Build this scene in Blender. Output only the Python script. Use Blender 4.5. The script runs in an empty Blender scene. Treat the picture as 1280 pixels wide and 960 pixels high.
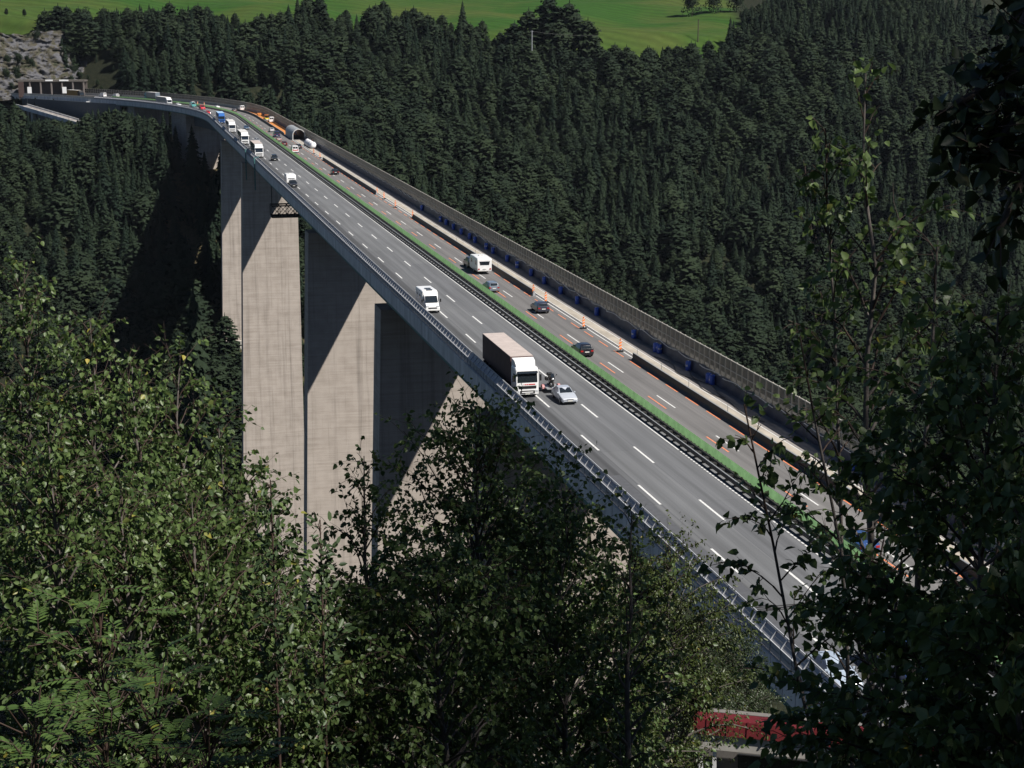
import bpy, math, random
import numpy as np
from mathutils import Vector, Matrix
random.seed(7); rng = np.random.default_rng(11)
S = bpy.context.scene
COL = S.collection
R = math.radians
HAZE=.000013
CAM = np.array([-45.8, 0.0, 38.83])
FPX = 2050.0; TH = R(12.426); PSI = R(13.4725)
FW = np.array([math.sin(PSI)*math.cos(TH), math.cos(PSI)*math.cos(TH), -math.sin(TH)])
RT = np.array([math.cos(PSI), -math.sin(PSI), 0.0]); UP = np.cross(RT, FW)
TOSUN = np.array([0.55, -0.60, 1.0]); TOSUN /= np.linalg.norm(TOSUN)

def pt(px, py, d):                    # world point seen at photo pixel (px,py), d metres in front of the camera
    return CAM + (FW*FPX + RT*(px-640) + UP*(480-py))*(d/FPX)
def pix(P):
    v = np.asarray(P, float)-CAM; d = v@FW
    return 640+FPX*(v@RT)/d, 480-FPX*(v@UP)/d, d

# ------------------------------------------------------------------ object helpers
def tag(o, label=None, cat=None, group=None, kind=None):
    if label: o['label'] = label
    if cat: o['category'] = cat
    if group: o['group'] = group
    if kind: o['kind'] = kind
    return o
def thing(name, label, cat, loc=(0,0,0), rz=0.0, group=None):
    o = bpy.data.objects.new(name, None); COL.objects.link(o)
    o.empty_display_size = .3
    o.location = loc; o.rotation_euler = (0,0,rz)
    return tag(o, label, cat, group)
def copy_tree(o, parent=None):
    c = o.copy(); COL.objects.link(c); c.parent = parent
    for ch in list(o.children): copy_tree(ch, c)
    return c
def np_mesh(name, V, F4=None, F3=None, smooth=False):
    V = np.asarray(V, np.float32).reshape(-1,3)
    me = bpy.data.meshes.new(name)
    parts=[]; tot=[]
    if F4 is not None and len(F4): F4=np.asarray(F4,np.int32).reshape(-1,4); parts.append(F4.ravel()); tot.append(np.full(len(F4),4,np.int32))
    if F3 is not None and len(F3): F3=np.asarray(F3,np.int32).reshape(-1,3); parts.append(F3.ravel()); tot.append(np.full(len(F3),3,np.int32))
    loops=np.concatenate(parts); tot=np.concatenate(tot); start=np.concatenate([[0],np.cumsum(tot)[:-1]]).astype(np.int32)
    me.vertices.add(len(V)); me.vertices.foreach_set('co', V.ravel())
    me.loops.add(len(loops)); me.loops.foreach_set('vertex_index', loops)
    me.polygons.add(len(tot)); me.polygons.foreach_set('loop_start', start)
    try: me.polygons.foreach_set('loop_total', tot)
    except Exception: pass
    if smooth: me.polygons.foreach_set('use_smooth', np.ones(len(tot),bool))
    me.update(calc_edges=True); me.validate()
    return me
def link(name, me, mat, parent=None, kind=None, label=None):
    o = bpy.data.objects.new(name, me); COL.objects.link(o)
    if mat is not None and len(me.materials)==0: me.materials.append(mat)
    if parent is not None: o.parent = parent
    if kind: o['kind'] = kind
    if label: o['label'] = label
    return o
class MB:
    """collects boxes, bars, prisms and lofts for ONE mesh object"""
    def __init__(s): s.v=[]; s.f=[]
    def add(s, v, f):
        n=len(s.v); s.v += [tuple(map(float,p)) for p in v]; s.f += [tuple(i+n for i in q) for q in f]; return s
    def box(s, x0,x1,y0,y1,z0,z1):
        return s.hexa([(x0,y0,z0),(x1,y0,z0),(x1,y1,z0),(x0,y1,z0),(x0,y0,z1),(x1,y0,z1),(x1,y1,z1),(x0,y1,z1)])
    def hexa(s, v):
        return s.add(v,[(0,3,2,1),(4,5,6,7),(0,1,5,4),(1,2,6,5),(2,3,7,6),(3,0,4,7)])
    def bar(s, a, b, w, h=None, up=(0,0,1)):
        a=Vector(a); b=Vector(b); h=h or w; d=(b-a).normalized(); u=Vector(up)
        if abs(d.dot(u))>.98: u=Vector((0,1,0))
        r=d.cross(u).normalized(); u=r.cross(d)
        c=[(-w/2,-h/2),(w/2,-h/2),(w/2,h/2),(-w/2,h/2)]
        return s.hexa([tuple(p+r*i+u*j) for p in (a,b) for i,j in c])
    def tube(s, pts, rad, n=8, caps=True):
        pts=[Vector(p) for p in pts]; rs=rad if hasattr(rad,'__len__') else [rad]*len(pts)
        V=[];F=[]
        for i,p in enumerate(pts):
            d=(pts[min(i+1,len(pts)-1)]-pts[max(i-1,0)]).normalized()
            u=Vector((0,0,1)) if abs(d.z)<.95 else Vector((1,0,0))
            a=d.cross(u).normalized(); b=a.cross(d)
            for k in range(n):
                t=2*math.pi*k/n; V.append(tuple(p+(a*math.cos(t)+b*math.sin(t))*rs[i]))
        for i in range(len(pts)-1):
            for k in range(n): F.append((i*n+k,i*n+(k+1)%n,(i+1)*n+(k+1)%n,(i+1)*n+k))
        if caps: F.append(tuple(range(n))[::-1]); F.append(tuple((len(pts)-1)*n+k for k in range(n)))
        return s.add(V,F)
    def lathe(s, c, prof, n=16, axis='z'):
        V=[];F=[];m=len(prof)
        for r,z in prof:
            for k in range(n):
                t=2*math.pi*k/n; q=(r*math.cos(t),r*math.sin(t),z)
                if axis=='x': q=(z,q[0],q[1])
                V.append((c[0]+q[0],c[1]+q[1],c[2]+q[2]))
        for i in range(m-1):
            for k in range(n): F.append((i*n+k,i*n+(k+1)%n,(i+1)*n+(k+1)%n,(i+1)*n+k))
        F.append(tuple(range(n))[::-1]); F.append(tuple((m-1)*n+k for k in range(n)))
        return s.add(V,F)
    def loft(s, rings, closed=True, caps=True):
        n=len(rings[0]); V=[p for r in rings for p in r]; F=[]
        for i in range(len(rings)-1):
            for k in range(n if closed else n-1):
                F.append((i*n+k,i*n+(k+1)%n,(i+1)*n+(k+1)%n,(i+1)*n+k))
        if caps and closed: F.append(tuple(range(n))[::-1]); F.append(tuple((len(rings)-1)*n+k for k in range(n)))
        return s.add(V,F)
    def mesh(s, name, smooth=False, bev=0):
        me=bpy.data.meshes.new(name); me.from_pydata(s.v,[],s.f); me.validate(); me.update()
        if smooth: me.polygons.foreach_set('use_smooth',[True]*len(me.polygons))
        return me
    def build(s, name, mat, parent=None, smooth=False, kind=None, bevel=0, label=None):
        o=link(name, s.mesh(name,smooth), mat, parent, kind, label)
        if bevel:
            m=o.modifiers.new('bevel','BEVEL'); m.width=bevel; m.segments=2; m.limit_method='ANGLE'
        return o

# ------------------------------------------------------------------ materials
def nodes(name):
    m=bpy.data.materials.new(name); m.use_nodes=True; nt=m.node_tree; b=nt.nodes['Principled BSDF']
    return m,nt,b
def N(nt,t,**k):
    n=nt.nodes.new(t)
    for a,v in k.items(): setattr(n,a,v)
    return n
def mat(name, col, rough=.6, metal=0.0, var=0.12, scale=3.0, bump=0.0, spec=.5, stretch=(1,1,1), coat=0.0, detail=5):
    m,nt,b=nodes(name); L=nt.links.new
    tc=N(nt,'ShaderNodeTexCoord'); mp=N(nt,'ShaderNodeMapping'); mp.inputs['Scale'].default_value=stretch
    L(tc.outputs['Object'],mp.inputs['Vector'])
    nz=N(nt,'ShaderNodeTexNoise'); nz.inputs['Scale'].default_value=scale; nz.inputs['Detail'].default_value=detail; nz.inputs['Roughness'].default_value=.65
    L(mp.outputs['Vector'],nz.inputs['Vector'])
    rp=N(nt,'ShaderNodeValToRGB'); e=rp.color_ramp.elements
    e[0].position=.3; e[1].position=.7
    e[0].color=(*[c*(1-var) for c in col],1); e[1].color=(*[min(1,c*(1+var)) for c in col],1)
    L(nz.outputs['Fac'],rp.inputs['Fac']); L(rp.outputs['Color'],b.inputs['Base Color'])
    b.inputs['Roughness'].default_value=rough; b.inputs['Metallic'].default_value=metal; b.inputs['Specular IOR Level'].default_value=spec
    if coat: b.inputs['Coat Weight'].default_value=coat; b.inputs['Coat Roughness'].default_value=.08
    if bump:
        bp=N(nt,'ShaderNodeBump'); bp.inputs['Strength'].default_value=bump; bp.inputs['Distance'].default_value=.05
        L(nz.outputs['Fac'],bp.inputs['Height']); L(bp.outputs['Normal'],b.inputs['Normal'])
    return m
M={}
def paint(name,col,rough=.28,var=.05): M[name]=mat(name,col,rough,0,var,2.0,0,.5,coat=.6); return M[name]
M['white']=mat('white_paint',(.78,.78,.77),.32,0,.05,2,0,.5,coat=.3)
M['dirty_white']=mat('weathered_white',(.60,.59,.57),.5,0,.15,1.5)
M['line']=mat('road_line_paint',(.60,.60,.585),.65,0,.28,5,detail=9)
M['orange_line']=mat('orange_line_paint',(.62,.21,.10),.65,0,.3,3)
M['black']=mat('black_plastic',(.012,.012,.013),.45,0,.1)
M['rubber']=mat('tyre_rubber',(.018,.018,.018),.8,0,.1)
M['alloy']=mat('alloy',(.45,.45,.46),.35,.8,.08)
M['steel']=mat('galvanised_steel',(.33,.34,.35),.5,.35,.15,6)
M['pale_steel']=mat('pale_galvanised_steel',(.42,.43,.45),.5,.2,.12,6)
M['dark_steel']=mat('weathered_dark_steel',(.030,.028,.026),.6,.2,.35,3)
M['fascia']=mat('edge_beam_grey',(.52,.52,.52),.7,0,.28,.9,stretch=(1,.55,.12))
M['teal']=mat('teal_paint',(.06,.16,.16),.5,0,.2,2)
M['girder']=mat('girder_paint',(.07,.085,.10),.55,.1,.15,1.0)
M['tarp']=mat('dark_blue_tarpaulin',(.030,.036,.062),.55,0,.35,1.6,.4)
M['glare']=mat('green_anti_glare_panel',(.24,.44,.20),.55,0,.22,1.2)
_nt=M['glare'].node_tree; _t=_nt.nodes.new('ShaderNodeBsdfTranslucent'); _x=_nt.nodes.new('ShaderNodeMixShader'); _x.inputs[0].default_value=.6
_c=[n for n in _nt.nodes if n.type=='VALTORGB'][0]; _nt.links.new(_c.outputs[0],_t.inputs[0]); _nt.links.new(_nt.nodes['Principled BSDF'].outputs[0],_x.inputs[1]); _nt.links.new(_t.outputs[0],_x.inputs[2]); _nt.links.new(_x.outputs[0],_nt.nodes['Material Output'].inputs['Surface'])
M['tan_steel']=mat('beige_painted_steel',(.34,.32,.285),.6,0,.12,3)
M['drum']=mat('blue_plastic',(.025,.085,.42),.4,0,.12)
M['beacon']=mat('beacon_orange',(.80,.20,.03),.5,0,.08)
M['red_roof']=mat('red_sheet_metal',(.10,.008,.010),.55,0,.22,2,stretch=(1,1,.4))
M['concrete_pale']=mat('pale_concrete',(.44,.42,.38),.85,0,.2,1.2,.15)
M['dark_void']=mat('dark_interior',(.02,.02,.02),.9,0,.2)
M['curtain_brown']=mat('brown_truck_curtain',(.095,.045,.038),.65,0,.15,1.0)
M['trailer_roof']=mat('trailer_roof_tarpaulin',(.43,.37,.34),.7,0,.12,1.0)
M['brown_box']=mat('brown_box_panel',(.20,.12,.03),.6,0,.1)
M['red_strip']=mat('red_lettering',(.55,.03,.03),.5,0,.05)
M['tail']=mat('tail_lamp_red',(.35,.01,.01),.25,0,.05)
M['lamp']=mat('headlamp_clear',(.7,.72,.74),.1,.3,.05)
M['plate']=mat('number_plate',(.7,.7,.66),.4,0,.03)
M['skin']=mat('skin',(.5,.32,.24),.6,0,.05)
M['hivis']=mat('hi_vis_yellow',(.75,.62,.06),.7,0,.1)
M['hivis_o']=mat('hi_vis_orange',(.75,.22,.04),.7,0,.1)
M['dark_cloth']=mat('dark_cloth',(.03,.03,.045),.85,0,.2)
M['white_tarp']=mat('white_tarpaulin',(.66,.66,.68),.6,0,.15,1.5,.4)
M['arch']=mat('grey_corrugated_sheet',(.30,.32,.33),.5,.2,.2,1.0)
M['orange_board']=mat('orange_membrane',(.52,.20,.045),.75,0,.35,.6)
M['strip']=mat('bare_concrete_strip',(.35,.315,.265),.85,0,.28,.8,.1,stretch=(1,.25,1))
M['walk']=mat('worn_deck_surface',(.20,.185,.175),.85,0,.35,.5,.1,stretch=(1,.3,1))
M['cable']=mat('cable_sheath',(.02,.02,.02),.6,0,.1)
M['bark']=mat('birch_bark',(.11,.095,.085),.8,0,.5,9,.3)
M['bark_dark']=mat('conifer_bark',(.05,.038,.03),.9,0,.4,6,.3)
M['twig']=mat('red_brown_twig',(.045,.026,.018),.7,0,.3,8)

def glass_mat(name,col=(.015,.02,.025),rough=.06):
    m,nt,b=nodes(name); b.inputs['Base Color'].default_value=(*col,1); b.inputs['Roughness'].default_value=rough
    b.inputs['Specular IOR Level'].default_value=.8
    return m
M['glass']=glass_mat('vehicle_glass')
def clear_panel(name,col,alpha,rough=.25,stripes=0):
    m,nt,b=nodes(name); L=nt.links.new
    tr=N(nt,'ShaderNodeBsdfTransparent'); mx=N(nt,'ShaderNodeMixShader')
    tc=N(nt,'ShaderNodeTexCoord'); nz=N(nt,'ShaderNodeTexNoise'); nz.inputs['Scale'].default_value=.15; nz.inputs['Detail'].default_value=1
    L(tc.outputs['Object'],nz.inputs['Vector'])
    mr=N(nt,'ShaderNodeMapRange'); mr.inputs['To Min'].default_value=alpha-.06; mr.inputs['To Max'].default_value=alpha+.06
    L(nz.outputs['Fac'],mr.inputs['Value'])
    b.inputs['Base Color'].default_value=(*col,1); b.inputs['Roughness'].default_value=rough
    L(mr.outputs['Result'],mx.inputs['Fac']); L(tr.outputs[0],mx.inputs[1]); L(b.outputs[0],mx.inputs[2])
    L(mx.outputs[0],nt.nodes['Material Output'].inputs['Surface'])
    return m
M['wind_panel']=clear_panel('hazed_acrylic_panel',(.36,.36,.375),.86,.6)
M['noise_panel']=clear_panel('smoked_acrylic_panel',(.055,.055,.05),.72,.4)

def asphalt():
    m,nt,b=nodes('asphalt'); L=nt.links.new
    tc=N(nt,'ShaderNodeTexCoord'); sp=N(nt,'ShaderNodeSeparateXYZ'); L(tc.outputs['UV'],sp.inputs[0])
    # UV: u = offset across the deck in metres, v = distance along in metres (real lane wear, worn where wheels run)
    cb=N(nt,'ShaderNodeCombineXYZ'); mu=N(nt,'ShaderNodeMath',operation='MULTIPLY'); mu.inputs[1].default_value=.04
    L(sp.outputs['Y'],mu.inputs[0]); L(sp.outputs['X'],cb.inputs['X']); L(mu.outputs[0],cb.inputs['Y'])
    st=N(nt,'ShaderNodeTexNoise'); st.inputs['Scale'].default_value=1.3; st.inputs['Detail'].default_value=6; L(cb.outputs[0],st.inputs['Vector'])
    fn=N(nt,'ShaderNodeTexNoise'); fn.inputs['Scale'].default_value=9; fn.inputs['Detail'].default_value=8; L(tc.outputs['UV'],fn.inputs['Vector'])
    bg=N(nt,'ShaderNodeTexNoise'); bg.inputs['Scale'].default_value=.05; bg.inputs['Detail'].default_value=3; L(tc.outputs['UV'],bg.inputs['Vector'])
    ad=N(nt,'ShaderNodeMath',operation='ADD'); L(st.outputs['Fac'],ad.inputs[0]); L(fn.outputs['Fac'],ad.inputs[1])
    a2=N(nt,'ShaderNodeMath',operation='ADD'); L(ad.outputs[0],a2.inputs[0]); L(bg.outputs['Fac'],a2.inputs[1])
    mr=N(nt,'ShaderNodeMapRange'); mr.inputs['From Min'].default_value=1.0; mr.inputs['From Max'].default_value=2.0; mr.inputs['To Min'].default_value=.82; mr.inputs['To Max'].default_value=1.18
    L(a2.outputs[0],mr.inputs['Value'])
    rp=N(nt,'ShaderNodeValToRGB'); rp.color_ramp.interpolation='LINEAR'
    ux=N(nt,'ShaderNodeMapRange'); ux.inputs['From Min'].default_value=-7.5; ux.inputs['From Max'].default_value=17.5; L(sp.outputs['X'],ux.inputs['Value'])
    L(ux.outputs['Result'],rp.inputs['Fac'])
    def pos(o): return (o+7.5)/25
    stops=[(-7.5, 0.0722), (-4.15, 0.0757), (-4.0, 0.1126), (-1.0, 0.1276), (3.8, 0.1338), (4.2, 0.1672), (5.6, 0.1496), (6.2, 0.132), (8.0, 0.1452), (9.0, 0.1338), (12, 0.1452), (17, 0.1496)]
    e=rp.color_ramp.elements
    while len(e)<len(stops): e.new(.5)
    for i,(o,v) in enumerate(stops): e[i].position=pos(o); e[i].color=(v*.98,v*1.01,v*1.06,1) if o<5 else (v*1.04,v*1.01,v*1.0,1)
    # tyre tracks in the lanes
    tw=N(nt,'ShaderNodeMath',operation='MULTIPLY'); tw.inputs[1].default_value=2*math.pi/1.775; L(sp.outputs['X'],tw.inputs[0])
    cs=N(nt,'ShaderNodeMath',operation='COSINE'); L(tw.outputs[0],cs.inputs[0])
    tm=N(nt,'ShaderNodeMath',operation='MULTIPLY_ADD'); tm.inputs[1].default_value=.085; tm.inputs[2].default_value=1.0; L(cs.outputs[0],tm.inputs[0])
    mm=N(nt,'ShaderNodeMath',operation='MULTIPLY'); L(mr.outputs['Result'],mm.inputs[0]); L(tm.outputs[0],mm.inputs[1])
    sw=N(nt,'ShaderNodeCombineXYZ'); L(sp.outputs['Y'],sw.inputs['X']); L(sp.outputs['X'],sw.inputs['Y'])
    bk=N(nt,'ShaderNodeTexBrick'); bk.offset=.37; bk.inputs['Scale'].default_value=1; bk.inputs['Brick Width'].default_value=47; bk.inputs['Row Height'].default_value=3.55; bk.inputs['Mortar Size'].default_value=.035; bk.inputs['Mortar Smooth'].default_value=.5
    bk.inputs['Color1'].default_value=(.91,.91,.92,1); bk.inputs['Color2'].default_value=(1.07,1.07,1.06,1); bk.inputs['Mortar'].default_value=(.68,.68,.70,1); L(sw.outputs[0],bk.inputs['Vector'])
    sk=N(nt,'ShaderNodeCombineXYZ'); sm_=N(nt,'ShaderNodeMath',operation='MULTIPLY'); sm_.inputs[1].default_value=.012; L(sp.outputs['Y'],sm_.inputs[0]); L(sp.outputs['X'],sk.inputs['X']); L(sm_.outputs[0],sk.inputs['Y'])
    sn=N(nt,'ShaderNodeTexNoise'); sn.inputs['Scale'].default_value=2.6; sn.inputs['Detail'].default_value=9; sn.inputs['Roughness'].default_value=.7; L(sk.outputs[0],sn.inputs['Vector'])
    sr=N(nt,'ShaderNodeMapRange'); sr.inputs['From Min'].default_value=.30; sr.inputs['From Max'].default_value=.62; sr.inputs['To Min'].default_value=.78; sr.inputs['To Max'].default_value=1.08; L(sn.outputs['Fac'],sr.inputs['Value'])
    m3=N(nt,'ShaderNodeMath',operation='MULTIPLY'); L(mm.outputs[0],m3.inputs[0]); L(sr.outputs['Result'],m3.inputs[1]); mm=m3
    v0=N(nt,'ShaderNodeVectorMath',operation='MULTIPLY'); L(rp.outputs['Color'],v0.inputs[0]); L(bk.outputs['Color'],v0.inputs[1])
    vm=N(nt,'ShaderNodeVectorMath',operation='SCALE'); L(v0.outputs[0],vm.inputs[0]); L(mm.outputs[0],vm.inputs['Scale'])
    L(vm.outputs[0],b.inputs['Base Color']); b.inputs['Roughness'].default_value=.85; b.inputs['Specular IOR Level'].default_value=.25
    return m
M['asphalt']=asphalt()
M['asphalt_new']=mat('fresh_asphalt_patch',(.072,.075,.083),.85,0,.15,2)

def concrete():
    m,nt,b=nodes('board_marked_concrete'); L=nt.links.new
    tc=N(nt,'ShaderNodeTexCoord'); sp=N(nt,'ShaderNodeSeparateXYZ'); L(tc.outputs['Object'],sp.inputs[0])
    mp=N(nt,'ShaderNodeMapping'); mp.inputs['Scale'].default_value=(.04,.04,1.3); L(tc.outputs['Object'],mp.inputs['Vector'])
    n1=N(nt,'ShaderNodeTexNoise'); n1.inputs['Scale'].default_value=1.6; n1.inputs['Detail'].default_value=7; n1.inputs['Roughness'].default_value=.75; L(mp.outputs['Vector'],n1.inputs['Vector'])
    mp2=N(nt,'ShaderNodeMapping'); mp2.inputs['Scale'].default_value=(.5,.5,.03); L(tc.outputs['Object'],mp2.inputs['Vector'])
    n2=N(nt,'ShaderNodeTexNoise'); n2.inputs['Scale'].default_value=1.2; n2.inputs['Detail'].default_value=5; L(mp2.outputs['Vector'],n2.inputs['Vector'])
    n3=N(nt,'ShaderNodeTexNoise'); n3.inputs['Scale'].default_value=.35; n3.inputs['Detail'].default_value=6; L(tc.outputs['Object'],n3.inputs['Vector'])
    w1=N(nt,'ShaderNodeMath',operation='MULTIPLY_ADD'); w1.inputs[1].default_value=1.7; w1.inputs[2].default_value=.175; L(n1.outputs['Fac'],w1.inputs[0])
    w2_=N(nt,'ShaderNodeMath',operation='MULTIPLY'); w2_.inputs[1].default_value=.35; L(n2.outputs['Fac'],w2_.inputs[0])
    a=N(nt,'ShaderNodeMath',operation='ADD'); L(w1.outputs[0],a.inputs[0]); L(w2_.outputs[0],a.inputs[1])
    a2=N(nt,'ShaderNodeMath',operation='ADD'); L(a.outputs[0],a2.inputs[0]); L(n3.outputs['Fac'],a2.inputs[1])
    rp=N(nt,'ShaderNodeValToRGB'); e=rp.color_ramp.elements
    e[0].position=.36; e[0].color=(.27,.233,.20,1); e[1].position=.62; e[1].color=(.42,.372,.33,1)
    dv=N(nt,'ShaderNodeMath',operation='DIVIDE'); dv.inputs[1].default_value=3; L(a2.outputs[0],dv.inputs[0]); L(dv.outputs[0],rp.inputs['Fac'])
    # lift joints, staggered panel joints
    br=N(nt,'ShaderNodeTexBrick'); br.inputs['Scale'].default_value=1.0; br.inputs['Brick Width'].default_value=7.5; br.inputs['Row Height'].default_value=4.2
    br.inputs['Mortar Size'].default_value=.05; br.inputs['Mortar Smooth'].default_value=.6
    br.inputs['Color1'].default_value=(1,1,1,1); br.inputs['Color2'].default_value=(.94,.94,.94,1); br.inputs['Mortar'].default_value=(.80,.79,.78,1)
    cb=N(nt,'ShaderNodeCombineXYZ'); L(sp.outputs['X'],cb.inputs['X']); L(sp.outputs['Z'],cb.inputs['Y']); L(cb.outputs[0],br.inputs['Vector'])
    mx=N(nt,'ShaderNodeMix',data_type='RGBA',blend_type='MULTIPLY'); mx.inputs['Factor'].default_value=1
    L(rp.outputs['Color'],mx.inputs['A']); L(br.outputs['Color'],mx.inputs['B']); L(mx.outputs['Result'],b.inputs['Base Color'])
    b.inputs['Roughness'].default_value=.9; b.inputs['Specular IOR Level'].default_value=.2
    st_=N(nt,'ShaderNodeMapping'); st_.inputs['Scale'].default_value=(.9,.9,.022); L(tc.outputs['Object'],st_.inputs['Vector'])
    sn=N(nt,'ShaderNodeTexNoise'); sn.inputs['Scale'].default_value=1.0; sn.inputs['Detail'].default_value=6; sn.inputs['Roughness'].default_value=.7; L(st_.outputs['Vector'],sn.inputs['Vector'])
    sr=N(nt,'ShaderNodeMapRange'); sr.inputs['From Min'].default_value=.50; sr.inputs['From Max'].default_value=.72; sr.inputs['To Min'].default_value=1.03; sr.inputs['To Max'].default_value=.66; L(sn.outputs['Fac'],sr.inputs['Value'])
    vs=N(nt,'ShaderNodeVectorMath',operation='SCALE'); L(mx.outputs['Result'],vs.inputs[0]); L(sr.outputs['Result'],vs.inputs['Scale']); L(vs.outputs[0],b.inputs['Base Color'])
    bp=N(nt,'ShaderNodeBump'); bp.inputs['Strength'].default_value=.35; bp.inputs['Distance'].default_value=.06; L(n1.outputs['Fac'],bp.inputs['Height']); L(bp.outputs['Normal'],b.inputs['Normal'])
    return m
M['concrete']=concrete()

def leaf_mat(name,c1,c2,trans=.25,rough=.45,spec=.4):
    m,nt,b=nodes(name); L=nt.links.new
    at=N(nt,'ShaderNodeAttribute',attribute_name='tone')
    rp=N(nt,'ShaderNodeValToRGB'); e=rp.color_ramp.elements
    e[0].color=(*c1,1); e[1].color=(*c2,1); e[0].position=.05; e[1].position=.9
    y=e.new(.985); y.color=(min(1,c2[0]*2.6),c2[1]*1.5,c2[2]*.8,1)
    L(at.outputs['Fac'],rp.inputs['Fac']); L(rp.outputs['Color'],b.inputs['Base Color'])
    b.inputs['Roughness'].default_value=rough; b.inputs['Specular IOR Level'].default_value=spec
    tl=N(nt,'ShaderNodeBsdfTranslucent'); L(rp.outputs['Color'],tl.inputs['Color'])
    mx=N(nt,'ShaderNodeMixShader'); mx.inputs['Fac'].default_value=trans
    L(b.outputs[0],mx.inputs[1]); L(tl.outputs[0],mx.inputs[2]); L(mx.outputs[0],nt.nodes['Material Output'].inputs['Surface'])
    return m
M['birch_leaf']=leaf_mat('birch_leaf',(.038,.070,.020),(.120,.176,.056),.36)
M['birch_leaf2']=leaf_mat('young_birch_leaf',(.046,.084,.023),(.140,.200,.062),.36)
M['pale_leaf']=leaf_mat('fine_yellow_green_leaf',(.034,.052,.012),(.066,.088,.020))
M['rowan_leaf']=leaf_mat('rowan_leaf',(.045,.085,.024),(.085,.14,.036),.25)
M['willow_leaf']=leaf_mat('willow_leaf',(.028,.05,.02),(.06,.095,.035),.2)
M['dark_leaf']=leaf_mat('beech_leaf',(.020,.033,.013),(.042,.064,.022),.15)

def conifer_mat(name,c1,c2):
    m,nt,b=nodes(name); L=nt.links.new
    oi=N(nt,'ShaderNodeObjectInfo'); tc=N(nt,'ShaderNodeTexCoord')
    nz=N(nt,'ShaderNodeTexNoise'); nz.inputs['Scale'].default_value=1.4; nz.inputs['Detail'].default_value=4; L(tc.outputs['Object'],nz.inputs['Vector'])
    ad=N(nt,'ShaderNodeMath',operation='ADD'); L(oi.outputs['Random'],ad.inputs[0]); L(nz.outputs['Fac'],ad.inputs[1])
    hf=N(nt,'ShaderNodeMath',operation='MULTIPLY'); hf.inputs[1].default_value=.5; L(ad.outputs[0],hf.inputs[0])
    rp=N(nt,'ShaderNodeValToRGB'); e=rp.color_ramp.elements; e[0].position=.2; e[1].position=.8; e[0].color=(*c1,1); e[1].color=(*c2,1)
    L(hf.outputs[0],rp.inputs['Fac']); L(rp.outputs['Color'],b.inputs['Base Color'])
    b.inputs['Roughness'].default_value=.8; b.inputs['Specular IOR Level'].default_value=.08
    sx=N(nt,'ShaderNodeVectorMath',operation='MULTIPLY'); sx.inputs[1].default_value=(1,1,0); L(tc.outputs['Object'],sx.inputs[0])
    nx_=N(nt,'ShaderNodeVectorMath',operation='NORMALIZE'); L(sx.outputs[0],nx_.inputs[0])
    ax=N(nt,'ShaderNodeVectorMath',operation='ADD'); ax.inputs[1].default_value=(0,0,.35); L(nx_.outputs[0],ax.inputs[0])
    vt=N(nt,'ShaderNodeVectorTransform',vector_type='NORMAL',convert_from='OBJECT',convert_to='WORLD'); L(ax.outputs[0],vt.inputs[0])
    ge=N(nt,'ShaderNodeNewGeometry'); mxn=N(nt,'ShaderNodeMix',data_type='VECTOR'); mxn.inputs['Factor'].default_value=.38; L(ge.outputs['Normal'],mxn.inputs['A']); L(vt.outputs[0],mxn.inputs['B'])
    nn=N(nt,'ShaderNodeVectorMath',operation='NORMALIZE'); L(mxn.outputs['Result'],nn.inputs[0]); L(nn.outputs[0],b.inputs['Normal'])
    return m
M['spruce']=conifer_mat('spruce_needles',(.0080,.0160,.0105),(.0195,.0305,.0165))
M['pine']=conifer_mat('pine_needles',(.0105,.0182,.0115),(.0225,.0335,.017))
M['larch']=conifer_mat('light_green_foliage',(.025,.039,.015),(.048,.066,.022))

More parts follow.
